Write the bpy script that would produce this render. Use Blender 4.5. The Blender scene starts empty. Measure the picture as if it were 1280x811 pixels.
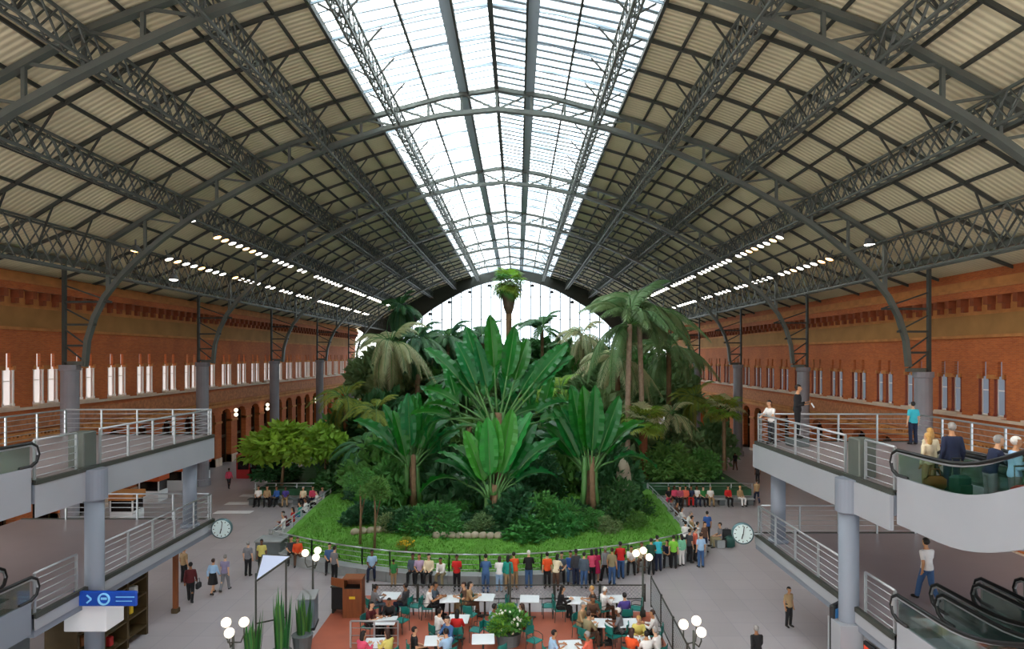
import bpy, bmesh, math, random
from mathutils import Vector, Matrix, Euler
random.seed(7)
SC = bpy.context.scene
COL = SC.collection
R = math.radians
# ------------------------------------------------------------------ camera, world, exposure
F, VX, HY, EYE = 800.0, 647.0, 445.0, 10.5
cd = bpy.data.cameras.new('camera'); CAM = bpy.data.objects.new('camera', cd); COL.objects.link(CAM)
CAM.location = (0, 0, EYE); CAM.rotation_euler = (R(90), 0, 0)
cd.sensor_width = 36; cd.lens = 36*F/1280; cd.shift_x = (640-VX)/1280; cd.shift_y = (HY-405.5)/1280
cd.clip_end = 600
SC.camera = CAM
SC.view_settings.view_transform = 'Standard'; SC.view_settings.look = 'None'
SC.view_settings.gamma = 1; SC.view_settings.use_curve_mapping = False
SC.view_settings.exposure = 0.33
W = bpy.data.worlds.new('sky'); SC.world = W; W.use_nodes = True
bg = W.node_tree.nodes['Background']
bg.inputs[1].default_value = 7.6
_n = W.node_tree.nodes; _l = W.node_tree.links      # overcast sky, brighter on the sun's side (left)
_tc = _n.new('ShaderNodeTexCoord'); _sx = _n.new('ShaderNodeSeparateXYZ'); _mr = _n.new('ShaderNodeMapRange'); _rp = _n.new('ShaderNodeMix'); _rp.data_type = 'RGBA'
_l.new(_tc.outputs['Generated'], _sx.inputs[0]); _l.new(_sx.outputs['X'], _mr.inputs['Value'])
_mr.inputs['From Min'].default_value = -.9; _mr.inputs['From Max'].default_value = .9
_rp.inputs['A'].default_value = (1.5, 1.5, 1.46, 1); _rp.inputs['B'].default_value = (.42, .5, .58, 1)
_l.new(_mr.outputs[0], _rp.inputs['Factor']); 
_mz = _n.new('ShaderNodeMapRange'); _mz.inputs['To Min'].default_value = .36; _mz.inputs['To Max'].default_value = 1.0   # dimmer towards the horizon, as overcast skies are
_l.new(_sx.outputs['Z'], _mz.inputs['Value']); _vm = _n.new('ShaderNodeVectorMath'); _vm.operation = 'SCALE'
_l.new(_rp.outputs['Result'], _vm.inputs[0]); _l.new(_mz.outputs[0], _vm.inputs['Scale']); _l.new(_vm.outputs[0], bg.inputs[0])
cy = SC.cycles
cy.use_denoising = True
cy.max_bounces = 7; cy.diffuse_bounces = 4; cy.glossy_bounces = 2; cy.transmission_bounces = 4; cy.transparent_max_bounces = 12
cy.sample_clamp_indirect = 6
cy.caustics_reflective = False; cy.caustics_refractive = False

def px_floor(px, py, z=0.0):
    Y = F*(EYE-z)/(py-HY); return ((px-VX)*Y/F, Y)
# ------------------------------------------------------------------ colours and materials
def srgb(h):
    h = h.lstrip('#'); out = []
    for i in (0, 2, 4):
        c = int(h[i:i+2], 16)/255
        out.append(c/12.92 if c <= .04045 else ((c+.055)/1.055)**2.4)
    return tuple(out)+(1,)
MATS = {}
def mat(name, col='#888888', rough=.6, metal=0., var=0., scale=2., bump=0., bscale=20., emit=None, estr=0., objcol=False, transl=0., stretch=None, spec=.5, hue=0.):
    m = bpy.data.materials.new(name); m.use_nodes = True
    nt = m.node_tree; N = nt.nodes; L = nt.links
    b = N['Principled BSDF']; out = N['Material Output']
    c = srgb(col) if isinstance(col, str) else col
    b.inputs['Base Color'].default_value = c
    b.inputs['Roughness'].default_value = rough; b.inputs['Metallic'].default_value = metal
    b.inputs['Specular IOR Level'].default_value = spec
    src = None
    if objcol:
        oi = N.new('ShaderNodeObjectInfo'); src = oi.outputs['Color']
    tc = N.new('ShaderNodeTexCoord'); vec = tc.outputs['Object']
    if stretch:
        mp = N.new('ShaderNodeMapping'); mp.inputs['Scale'].default_value = stretch; L.new(vec, mp.inputs[0]); vec = mp.outputs[0]
    if var > 0:
        no = N.new('ShaderNodeTexNoise'); no.inputs['Scale'].default_value = scale; no.inputs['Detail'].default_value = 5
        L.new(vec, no.inputs['Vector'])
        mr = N.new('ShaderNodeMapRange'); mr.inputs['From Min'].default_value = .25; mr.inputs['From Max'].default_value = .75
        mr.inputs['To Min'].default_value = 1-var; mr.inputs['To Max'].default_value = 1+var
        L.new(no.outputs['Fac'], mr.inputs['Value'])
        hs = N.new('ShaderNodeHueSaturation')
        if src: L.new(src, hs.inputs['Color'])
        else: hs.inputs['Color'].default_value = c
        L.new(mr.outputs[0], hs.inputs['Value'])
        if hue > 0:
            oi2 = N.new('ShaderNodeObjectInfo'); m2 = N.new('ShaderNodeMapRange')
            m2.inputs['To Min'].default_value = .5-hue; m2.inputs['To Max'].default_value = .5+hue
            L.new(oi2.outputs['Random'], m2.inputs['Value']); L.new(m2.outputs[0], hs.inputs['Hue'])
        src = hs.outputs['Color']
    if src: L.new(src, b.inputs['Base Color'])
    if bump > 0:
        n2 = N.new('ShaderNodeTexNoise'); n2.inputs['Scale'].default_value = bscale; L.new(vec, n2.inputs['Vector'])
        bp = N.new('ShaderNodeBump'); bp.inputs['Strength'].default_value = bump; bp.inputs['Distance'].default_value = .05
        L.new(n2.outputs['Fac'], bp.inputs['Height']); L.new(bp.outputs[0], b.inputs['Normal'])
    if emit:
        b.inputs['Emission Color'].default_value = srgb(emit); b.inputs['Emission Strength'].default_value = estr
    if transl > 0:
        tr = N.new('ShaderNodeBsdfTranslucent'); mx = N.new('ShaderNodeMixShader'); mx.inputs[0].default_value = transl
        if src: L.new(src, tr.inputs[0])
        else: tr.inputs[0].default_value = c
        L.new(b.outputs[0], mx.inputs[1]); L.new(tr.outputs[0], mx.inputs[2]); L.new(mx.outputs[0], out.inputs[0])
    MATS[name] = m
    return m
def glass(name, col, alpha, rough=.05):
    m = bpy.data.materials.new(name); m.use_nodes = True
    nt = m.node_tree; N = nt.nodes; L = nt.links; N.remove(N['Principled BSDF'])
    t = N.new('ShaderNodeBsdfTransparent'); t.inputs[0].default_value = srgb(col)
    g = N.new('ShaderNodeBsdfGlossy'); g.inputs['Roughness'].default_value = rough
    fr = N.new('ShaderNodeLayerWeight'); fr.inputs[0].default_value = .12
    ad = N.new('ShaderNodeMath'); ad.operation = 'ADD'; ad.inputs[1].default_value = alpha
    L.new(fr.outputs[0], ad.inputs[0])
    mx = N.new('ShaderNodeMixShader'); L.new(ad.outputs[0], mx.inputs[0]); L.new(t.outputs[0], mx.inputs[1]); L.new(g.outputs[0], mx.inputs[2])
    L.new(mx.outputs[0], N['Material Output'].inputs[0]); MATS[name] = m
    return m
mat('steel', '#60665f', .55, .3, .12, 1.5)
mat('steel_dark', '#3f423c', .6, .2, .12, 1.5)
mat('steel_pale', '#b4b9bd', .35, .6)
mat('railing', '#aeb3b6', .35, .5)
mat('concrete', '#8b8a90', .8, 0, .12, .8, .1, 8)
mat('deck_white', '#999da2', .5, 0, .05, .6)
mat('deck_grey', '#79818c', .6, 0, .06, .6)
mat('deck_floor', '#8f8688', .35, 0, .08, .5)
mat('dark', '#17191b', .6)
mat('rubber', '#0d0e0f', .45)
mat('ceil_panel', '#dcd3ae', .85, 0, .1, .35, 0)
mat('eave', '#4d5648', .8, 0, .1, .6)
mat('slat', '#f4f8fa', .6, 0, .03, 1, 0, transl=.7)
mat('catwalk', '#a9bcc6', .7, .1)
mat('bar_dark', '#3f4a50', .6, .2)
mat('ochre', '#bf7f45', .85, 0, .25, 1.2, .3, 6)
mat('relief', '#b3734a', .85, 0, .35, 4, .5, 5)
mat('band', '#a87a44', .9, 0, .18, .7)
mat('pale_stone', '#d9c3ac', .7, 0, .1, 2)
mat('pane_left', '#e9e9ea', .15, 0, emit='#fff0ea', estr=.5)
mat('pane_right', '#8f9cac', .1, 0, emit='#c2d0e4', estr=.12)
mat('frame_white', '#e8e2dc', .5)
mat('corbel', '#8f4a28', .85, 0, .2, 3)
mat('frame_red', '#7d3421', .6)
mat('dark_glass', '#1d1614', .12)
mat('wood', '#7d451f', .5, 0, .2, 3, stretch=(6, 6, .6))
mat('wood_dark', '#463618', .6, 0, .2, 3)
mat('terracotta', '#a3573f', .6, 0, .12, 1.2)
mat('kerb', '#8f9494', .7, 0, .12, 2)
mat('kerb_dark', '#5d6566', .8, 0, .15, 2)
mat('rock', '#a79f8b', .9, 0, .2, 1.5, .6, 3)
mat('lawn', '#588f30', .95, 0, .25, .9, .4, 12)
mat('blade', '#619b36', .8, 0, .2, 2, transl=.3)
mat('leaf_banana', '#166f28', .38, 0, .25, .8, transl=.3, hue=.02)
mat('leaf_vivid', '#2f9230', .38, 0, .25, .8, transl=.3, hue=.02)
mat('leaf_palm', '#6f8f5c', .55, 0, .25, 1.2, transl=.3, hue=.03)
mat('leaf_pale', '#b3b88a', .55, 0, .25, 1.2, transl=.3, hue=.02)
mat('leaf_bright', '#83b03a', .6, 0, .25, 1.2, transl=.35, hue=.02)
mat('leaf_mid', '#4f8c40', .6, 0, .3, 1.0, transl=.3, hue=.03)
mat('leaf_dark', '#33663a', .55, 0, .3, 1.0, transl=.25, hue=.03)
mat('leaf_yellow', '#88993a', .6, 0, .25, 1.0, transl=.35, hue=.02)
mat('petiole', '#4a7a3c', .5, 0, .15, 2)
mat('bark', '#7a6248', .9, 0, .3, 3, .5, 8)
mat('bark_pale', '#b09a86', .9, 0, .3, 3, .5, 8)
mat('bark_red', '#80492f', .9, 0, .3, 3, .5, 8)
mat('skirt', '#5f5143', .95, 0, .3, 4, .5, 10)
mat('flower_white', '#f4f4ea', .6)
mat('flower_yellow', '#e2bb28', .6)
mat('teal', '#127a72', .5, 0, .05, 3)
mat('table_white', '#dfe6ea', .4)
mat('globe', '#fff6e4', .3, emit='#fff3da', estr=1.1)
mat('lens_white', '#ffffff', .3, emit='#fff6ea', estr=7)
mat('lens_warm', '#ffd9a8', .3, emit='#ffbf78', estr=7)
mat('housing', '#6b6f70', .5, .5)
mat('orange_paint', '#c4561f', .6)
mat('blue_sign', '#1049b0', .4)
mat('blue_dark', '#0b2f7d', .4)
mat('cyan_line', '#7fc4ee', .4, emit='#7fc4ee', estr=.15)
mat('screen_blue', '#3a6f9f', .3, emit='#2f6ca4', estr=.2, var=.3, scale=2.5)
mat('poster_red', '#c0391f', .4, emit='#d0411f', estr=.3)
mat('clock_face', '#cfe3e0', .3)
mat('clock_rim', '#5e7c80', .4, .4)
mat('white', '#e9ebec', .5)
mat('red', '#b32a2a', .5)
mat('bin_grey', '#6d7f8a', .45)
mat('canopy', '#c9d4ee', .25)
mat('suit_green', '#10443c', .5); mat('suit_red', '#c8201d', .5); mat('bag_brown', '#8a5226', .6); mat('bag_black', '#15181a', .6)
mat('skin', '#b98765', .6, objcol=True, var=.04, scale=6)
mat('eye', '#1a1412', .3); mat('lip', '#8f4a42', .5)
mat('hair', '#201812', .7, objcol=True, var=.2, scale=12)
mat('cloth', '#777777', .85, objcol=True, var=.1, scale=5)
mat('shoe', '#1b1714', .6)
glass('glass_bal', '#e2f0ec', .1)
glass('glass_gable', '#f2f7fb', .02)

def brick_mat():
    m = bpy.data.materials.new('brick'); m.use_nodes = True
    nt = m.node_tree; N = nt.nodes; L = nt.links; b = N['Principled BSDF']; b.inputs['Roughness'].default_value = .85
    tc = N.new('ShaderNodeTexCoord'); mp = N.new('ShaderNodeMapping'); mp.inputs['Rotation'].default_value = (R(90), 0, R(90))
    sx = N.new('ShaderNodeSeparateXYZ'); cx = N.new('ShaderNodeCombineXYZ')
    L.new(tc.outputs['Object'], sx.inputs[0]); L.new(sx.outputs['Y'], cx.inputs['X']); L.new(sx.outputs['Z'], cx.inputs['Y'])
    br = N.new('ShaderNodeTexBrick'); br.inputs['Scale'].default_value = 1; br.inputs['Brick Width'].default_value = .26; br.inputs['Row Height'].default_value = .075
    br.inputs['Mortar Size'].default_value = .008
    br.inputs['Color1'].default_value = srgb('#c66f40'); br.inputs['Color2'].default_value = srgb('#b05c36'); br.inputs['Mortar'].default_value = srgb('#b07c5a')
    L.new(cx.outputs[0], br.inputs['Vector'])
    no = N.new('ShaderNodeTexNoise'); no.inputs['Scale'].default_value = .35; no.inputs['Detail'].default_value = 6; L.new(tc.outputs['Object'], no.inputs['Vector'])
    mr = N.new('ShaderNodeMapRange'); mr.inputs['To Min'].default_value = .58; mr.inputs['To Max'].default_value = 1.38; L.new(no.outputs['Fac'], mr.inputs['Value'])
    hs = N.new('ShaderNodeHueSaturation'); L.new(br.outputs['Color'], hs.inputs['Color']); L.new(mr.outputs[0], hs.inputs['Value']); hs.inputs['Saturation'].default_value = 1.05
    L.new(hs.outputs[0], b.inputs['Base Color']); MATS['brick'] = m
brick_mat()
def floor_mat():
    m = bpy.data.materials.new('granite_floor'); m.use_nodes = True
    nt = m.node_tree; N = nt.nodes; L = nt.links; b = N['Principled BSDF']; b.inputs['Roughness'].default_value = .32
    tc = N.new('ShaderNodeTexCoord')
    br = N.new('ShaderNodeTexBrick'); br.offset = 0; br.inputs['Scale'].default_value = 1; br.inputs['Brick Width'].default_value = 1.2; br.inputs['Row Height'].default_value = 1.2
    br.inputs['Mortar Size'].default_value = .015
    br.inputs['Color1'].default_value = srgb('#aaa4a6'); br.inputs['Color2'].default_value = srgb('#a39d9f'); br.inputs['Mortar'].default_value = srgb('#98939a')
    L.new(tc.outputs['Object'], br.inputs['Vector'])
    no = N.new('ShaderNodeTexNoise'); no.inputs['Scale'].default_value = .18; no.inputs['Detail'].default_value = 5; L.new(tc.outputs['Object'], no.inputs['Vector'])
    mr = N.new('ShaderNodeMapRange'); mr.inputs['To Min'].default_value = .8; mr.inputs['To Max'].default_value = 1.18; L.new(no.outputs['Fac'], mr.inputs['Value'])
    hs = N.new('ShaderNodeHueSaturation'); L.new(br.outputs['Color'], hs.inputs['Color']); L.new(mr.outputs[0], hs.inputs['Value'])
    L.new(hs.outputs[0], b.inputs['Base Color']); MATS['granite_floor'] = m
floor_mat()
def ceil_mat():   # boarding that runs down the slope
    m = MATS['ceil_panel']; nt = m.node_tree; N = nt.nodes; L = nt.links; b = N['Principled BSDF']
    tc = N.new('ShaderNodeTexCoord'); w = N.new('ShaderNodeTexWave'); w.bands_direction = 'Y'; w.inputs['Scale'].default_value = 1.05
    L.new(tc.outputs['Object'], w.inputs['Vector'])
    bp = N.new('ShaderNodeBump'); bp.inputs['Strength'].default_value = .5; bp.inputs['Distance'].default_value = .06
    L.new(w.outputs['Fac'], bp.inputs['Height']); L.new(bp.outputs[0], b.inputs['Normal'])
    mr = N.new('ShaderNodeMapRange'); mr.inputs['From Max'].default_value = .35; mr.inputs['To Min'].default_value = .84; mr.inputs['To Max'].default_value = 1; L.new(w.outputs['Fac'], mr.inputs['Value'])
    old = b.inputs['Base Color'].links[0].from_socket
    hs = N.new('ShaderNodeHueSaturation'); L.new(old, hs.inputs['Color']); L.new(mr.outputs[0], hs.inputs['Value']); L.new(hs.outputs[0], b.inputs['Base Color'])
ceil_mat()
# ------------------------------------------------------------------ mesh builder
class MB:
    def __init__(s): s.v = []; s.f = []; s.mi = []; s.mats = []; s.cur = 0
    def use(s, name):
        if name not in s.mats: s.mats.append(name)
        s.cur = s.mats.index(name); return s
    def add(s, vs, fs):
        o = len(s.v); s.v.extend([tuple(x) for x in vs]); s.f.extend([tuple(i+o for i in f) for f in fs]); s.mi.extend([s.cur]*len(fs)); return s
    def box(s, c, d, rz=0.):
        x, y, z = d[0]/2, d[1]/2, d[2]/2
        vs = [(-x,-y,-z),(x,-y,-z),(x,y,-z),(-x,y,-z),(-x,-y,z),(x,-y,z),(x,y,z),(-x,y,z)]
        if rz:
            ca, sa = math.cos(rz), math.sin(rz); vs = [(a*ca-b*sa, a*sa+b*ca, e) for a, b, e in vs]
        vs = [(a+c[0], b+c[1], e+c[2]) for a, b, e in vs]
        return s.add(vs, [(0,3,2,1),(4,5,6,7),(0,1,5,4),(1,2,6,5),(2,3,7,6),(3,0,4,7)])
    def bb(s, a, b):   # box from two corners
        return s.box([(a[i]+b[i])/2 for i in range(3)], [abs(a[i]-b[i]) for i in range(3)])
    def rbox(s, c, d, r=.02, rz=0.):   # box with chamfered vertical and top edges
        x, y, z = d[0]/2, d[1]/2, d[2]/2; r = min(r, x*.9, y*.9, z*.9)
        def ring(x, y, q): return [(-x+q,-y),(x-q,-y),(x,-y+q),(x,y-q),(x-q,y),(-x+q,y),(-x,y-q),(-x,-y+q)]
        vs = []
        for (q, zz) in ((r, -z), (0, -z+r), (0, z-r), (r, z)):
            vs += [(a, b, zz) for a, b in ring(x-q, y-q, r)]
        if rz:
            ca, sa = math.cos(rz), math.sin(rz); vs = [(a*ca-b*sa, a*sa+b*ca, e) for a, b, e in vs]
        vs = [(a+c[0], b+c[1], e+c[2]) for a, b, e in vs]
        fs = [tuple(range(7,-1,-1)), tuple(range(24,32))]
        for k in range(3):
            for i in range(8):
                j = (i+1) % 8; fs.append((k*8+i, k*8+j, k*8+8+j, k*8+8+i))
        return s.add(vs, fs)
    def beam(s, p, q, w, h, up=(0,0,1)):
        p = Vector(p); q = Vector(q); d = (q-p)
        if d.length < 1e-6: return s
        d.normalize(); u = Vector(up)
        if abs(d.dot(u)) > .98: u = Vector((0,1,0)) if abs(d.y) < .9 else Vector((1,0,0))
        a = d.cross(u).normalized()*(w/2); b = a.cross(d).normalized()*(h/2)
        vs = [p-a-b, p+a-b, p+a+b, p-a+b, q-a-b, q+a-b, q+a+b, q-a+b]
        return s.add(vs, [(0,1,2,3),(7,6,5,4),(0,4,5,1),(1,5,6,2),(2,6,7,3),(3,7,4,0)])
    def sweep(s, pts, w, h):   # rectangular section along a path lying in an xz plane (y constant)
        vs = []; n = len(pts)
        for i, p in enumerate(pts):
            a = Vector(pts[max(i-1,0)]); b = Vector(pts[min(i+1,n-1)]); d = (b-a).normalized()
            nrm = Vector((-d.z, 0, d.x))
            p = Vector(p)
            for (sy, sn) in ((-1,-1),(1,-1),(1,1),(-1,1)): vs.append(p+Vector((0,sy*w/2,0))+nrm*(sn*h/2))
        fs = [(3,2,1,0), tuple(4*(n-1)+k for k in range(4))]
        for i in range(n-1):
            for k in range(4):
                j = (k+1) % 4; fs.append((4*i+k, 4*i+j, 4*i+4+j, 4*i+4+k))
        return s.add(vs, fs)
    def tube(s, pts, rad, n=8, cap=True, flat=1.0):
        if not isinstance(rad, (list, tuple)): rad = [rad]*len(pts)
        P = [Vector(p) for p in pts]; vs = []; prev = None
        for i, p in enumerate(P):
            d = (P[min(i+1,len(P)-1)]-P[max(i-1,0)])
            if d.length < 1e-9: d = Vector((0,0,1))
            d.normalize()
            if prev is None:
                u = Vector((0,0,1)) if abs(d.z) < .9 else Vector((1,0,0)); a = d.cross(u).normalized()
            else:
                a = prev-d*prev.dot(d)
                a = a.normalized() if a.length > 1e-6 else d.orthogonal().normalized()
            prev = a; b = d.cross(a)
            for k in range(n):
                t = 2*math.pi*k/n; vs.append(p+(a*math.cos(t)+b*math.sin(t)*flat)*rad[i])
        fs = []
        for i in range(len(P)-1):
            for k in range(n):
                j = (k+1) % n; fs.append((i*n+k, i*n+j, i*n+n+j, i*n+n+k))
        if cap: fs += [tuple(range(n-1,-1,-1)), tuple(range((len(P)-1)*n, len(P)*n))]
        return s.add(vs, fs)
    def cyl(s, c, r, h, n=20, r2=None):
        r2 = r if r2 is None else r2
        return s.tube([c, (c[0], c[1], c[2]+h)], [r, r2], n)
    def sphere(s, c, r, nu=12, nv=8, sc=(1,1,1)):
        vs = [(c[0], c[1], c[2]+r*sc[2])]
        for i in range(1, nv):
            th = math.pi*i/nv
            for k in range(nu):
                ph = 2*math.pi*k/nu
                vs.append((c[0]+r*sc[0]*math.sin(th)*math.cos(ph), c[1]+r*sc[1]*math.sin(th)*math.sin(ph), c[2]+r*sc[2]*math.cos(th)))
        vs.append((c[0], c[1], c[2]-r*sc[2])); fs = []
        for k in range(nu): fs.append((0, 1+k, 1+(k+1) % nu))
        for i in range(nv-2):
            for k in range(nu):
                a = 1+i*nu+k; b = 1+i*nu+(k+1) % nu; fs.append((a, a+nu, b+nu, b))
        l = len(vs)-1; o = 1+(nv-2)*nu
        for k in range(nu): fs.append((l, o+(k+1) % nu, o+k))
        return s.add(vs, fs)
    def ring_loft(s, rings):   # rings: lists of equal-length point lists
        n = len(rings[0]); vs = [p for r in rings for p in r]; fs = [tuple(range(n-1,-1,-1)), tuple(range((len(rings)-1)*n, len(rings)*n))]
        for i in range(len(rings)-1):
            for k in range(n):
                j = (k+1) % n; fs.append((i*n+k, i*n+j, i*n+n+j, i*n+n+k))
        return s.add(vs, fs)
    def mesh(s, name, smooth=False):
        me = bpy.data.meshes.new(name); me.from_pydata(s.v, [], s.f)
        for m in s.mats: me.materials.append(MATS[m])
        if s.mats: me.polygons.foreach_set('material_index', s.mi)
        if smooth: me.polygons.foreach_set('use_smooth', [True]*len(s.f))
        me.update(); return me
    def build(s, name, parent=None, smooth=False, loc=None):
        return link(name, s.mesh(name, smooth), parent, loc)
def link(name, me, parent=None, loc=None, rot=None, scale=None):
    o = bpy.data.objects.new(name, me); COL.objects.link(o)
    if parent: o.parent = parent
    if loc is not None: o.location = loc
    if rot is not None: o.rotation_euler = rot
    if scale is not None: o.scale = scale
    return o
def M(name): return MB().use(name)
LABELLED = []
def tag(o, label, cat, group=None, order='left', kind=None):
    o['label'] = label; o['category'] = cat
    if group: o['group'] = group
    if kind: o['kind'] = kind
    LABELLED.append((o, order)); return o
def empty(name, loc, rz=0., label=None, cat=None, group=None, order='left', scale=1.):
    o = bpy.data.objects.new(name, None); COL.objects.link(o); o.location = loc; o.rotation_euler = (0,0,rz)
    o.empty_display_size = .2
    if scale != 1.: o.scale = (scale,)*3
    if label: tag(o, label, cat, group, order)
    return o
def struct(o): o['kind'] = 'structure'; return o
def copy_tree(o, parent=None):
    c = o.copy(); COL.objects.link(c)
    if parent: c.parent = parent
    for ch in o.children: copy_tree(ch, c)
    return c
ONES = ['first','second','third','fourth','fifth','sixth','seventh','eighth','ninth','tenth','eleventh','twelfth','thirteenth','fourteenth','fifteenth','sixteenth','seventeenth','eighteenth','nineteenth']
TENS = {20:('twentieth','twenty'),30:('thirtieth','thirty'),40:('fortieth','forty'),50:('fiftieth','fifty'),60:('sixtieth','sixty'),70:('seventieth','seventy')}
def ordinal(i):
    if i < 20: return ONES[i-1]
    t = i//10*10
    return TENS[t][0] if i == t else TENS[t][1]+'-'+ONES[i-t-1]
def finish_labels():
    bpy.context.view_layer.update()
    d = {}
    for o, order in LABELLED: d.setdefault(o['label'], []).append((o, order))
    for lab, lst in d.items():
        if len(lst) < 2: continue
        order = lst[0][1]
        if order == 'depth': lst.sort(key=lambda t: t[0].location.y)
        else: lst.sort(key=lambda t: t[0].location.x/max(t[0].location.y, 1))
        for i, (o, _) in enumerate(lst):
            o['label'] = lab + ', ' + ordinal(i+1) + (' from the camera' if order == 'depth' else ' from left')
# ------------------------------------------------------------------ hall: profile of roof and trusses
XC = -1.2
LOW = [(0,14.1),(3.2,13.75),(6.4,13.0),(9.4,12.0),(12.2,10.75),(14.4,9.65),(16.4,8.55),(17.9,7.6),(19.2,6.65),(20.5,5.55),(21.5,4.55),(22.4,3.4),(23.0,2.2),(23.4,.9),(23.55,-.6)]
UPP = [(0,15.3),(3.0,14.85),(5.8,14.1),(8.8,13.2),(11.9,12.1),(14,11.3),(16,10.2),(18,9.1),(20.1,7.9),(22.2,6.6)]
EAVE = UPP + [(24.8,5.55),(27.5,4.55),(28.6,4.2)]
def interp(T, x):
    x = abs(x)
    for (a, h), (b, k) in zip(T, T[1:]):
        if a <= x <= b: return h+(k-h)*(x-a)/(b-a)
    return T[-1][1]
def both(T): return [(-x, h) for x, h in T[::-1]]+[(x, h) for x, h in T[1:]]
TY = [22.3, 36.6, 52.0, 67.4, 82.8, 98.2, 113.6]
YN, YF, YG, YB = 7.0, 113.6, 113.1, -9.0
# floor
struct(M('granite_floor').bb((-60, -12, -.4), (60, 150, 0)).build('floor'))
# thin white strips laid across the left aisle floor
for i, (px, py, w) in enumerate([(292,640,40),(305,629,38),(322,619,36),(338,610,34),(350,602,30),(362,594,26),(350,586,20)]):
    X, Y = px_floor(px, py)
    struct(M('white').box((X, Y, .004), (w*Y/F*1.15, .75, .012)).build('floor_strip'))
# ceiling
cm = M('ceil_panel')
prof = [(x, h+.22) for x, h in EAVE if x > 7]; prof = [(7.0, interp(UPP, 7)+.22)]+prof
for sg in (-1, 1):
    n = len(prof)
    vs = [(XC+sg*x, y, EYE+h) for y in (YB, YF+4) for x, h in prof]+[(XC+sg*x, y, EYE+h+.2) for y in (YB, YF+4) for x, h in prof]
    fs = []
    for i in range(n-1):
        fs.append((i, i+1, n+i+1, n+i)); fs.append((2*n+i, 3*n+i, 3*n+i+1, 2*n+i+1))
    cm.add(vs, fs)
ceil = struct(cm.build('ceiling'))
# skylight: pale blades between dark bars, seen against the sky
sk = M('slat')
y = YB
while y < YF:
    for sg in (-1, 1):
        for (a, b) in ((.12, 1.65), (2.2, 3.8), (4.0, 5.55), (5.85, 6.95)):
            za = EYE+interp(UPP, a)+.32; zb = EYE+interp(UPP, b)+.32
            dz = .12
            vs = [(XC+sg*a, y, za), (XC+sg*b, y, zb), (XC+sg*b, y+.55, zb+dz), (XC+sg*a, y+.55, za+dz)]
            vs += [(p[0], p[1], p[2]+.03) for p in vs]
            sk.add(vs, [(0,1,2,3),(7,6,5,4),(0,4,5,1),(1,5,6,2),(2,6,7,3),(3,7,4,0)])
    y += .77
skl = sk.build('skylight_louvre', ceil)
skb = M('catwalk'); y = YN
while y < YF:
    for sg in (-1, 1):
        skb.beam((XC, y-.06, EYE+interp(UPP,0)+.28), (XC+sg*5.8, y-.06, EYE+interp(UPP,5.8)+.28), .07 if sg < 0 else .21, .04)  # right bars are widened to paint darker shading stripes on that half
        skb.beam((XC+sg*5.8, y-.06, EYE+interp(UPP,5.8)+.28), (XC+sg*7, y-.06, EYE+interp(UPP,7)+.28), .07 if sg < 0 else .21, .04)
    y += .77
skb.build('glazing_bar', ceil)
def longi(name, x, w, h, dz, m, parent=ceil):
    return M(m).bb((XC+x-w/2, YN, EYE+interp(EAVE,x)+dz-h), (XC+x+w/2, YF, EYE+interp(EAVE,x)+dz)).build(name, parent)
longi('ridge_beam', 0, .22, .3, .2, 'steel_dark')
for sg in (-1, 1):
    longi('catwalk', sg*1.92, .5, .06, .1, 'catwalk'); longi('catwalk_beam', sg*1.62, .1, .25, .1, 'steel_dark')
    longi('purlin', sg*3.9, .1, .16, .2, 'steel_dark')
    longi('skylight_edge', sg*7.0, .14, .25, .25, 'steel_dark')
    for x in (8.4, 11.15, 12.5, 15.25, 16.6, 19.4, 20.8): longi('purlin', sg*x, .09, .14, .2, 'steel_dark')
    longi('gutter', sg*24.9, .3, .3, .1, 'steel')
# transverse ribs, five to a bay
ribY = []
for a, b in zip([YN-.0]+TY[:0]+TY, TY):
    k = 5 if b-a > 14.5 else 5
    ribY += [a+(b-a)*i/k for i in range(1, k)]
for y in ribY:
    for sg in (-1, 1): M('steel_dark').sweep([(XC+sg*x, y, EYE+h+.08) for x, h in [(7.0, interp(UPP,7))]+[t for t in EAVE if t[0] > 7]], .1, .16).build('rib', ceil)
    M('catwalk').sweep([(XC+x, y, EYE+h+.1) for x, h in both([t for t in UPP if t[0] < 6]+[(7.0, interp(UPP,7))])], .07, .1).build('skylight_rib', ceil)  # pale colour paints the glare on the skylight steel
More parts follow.
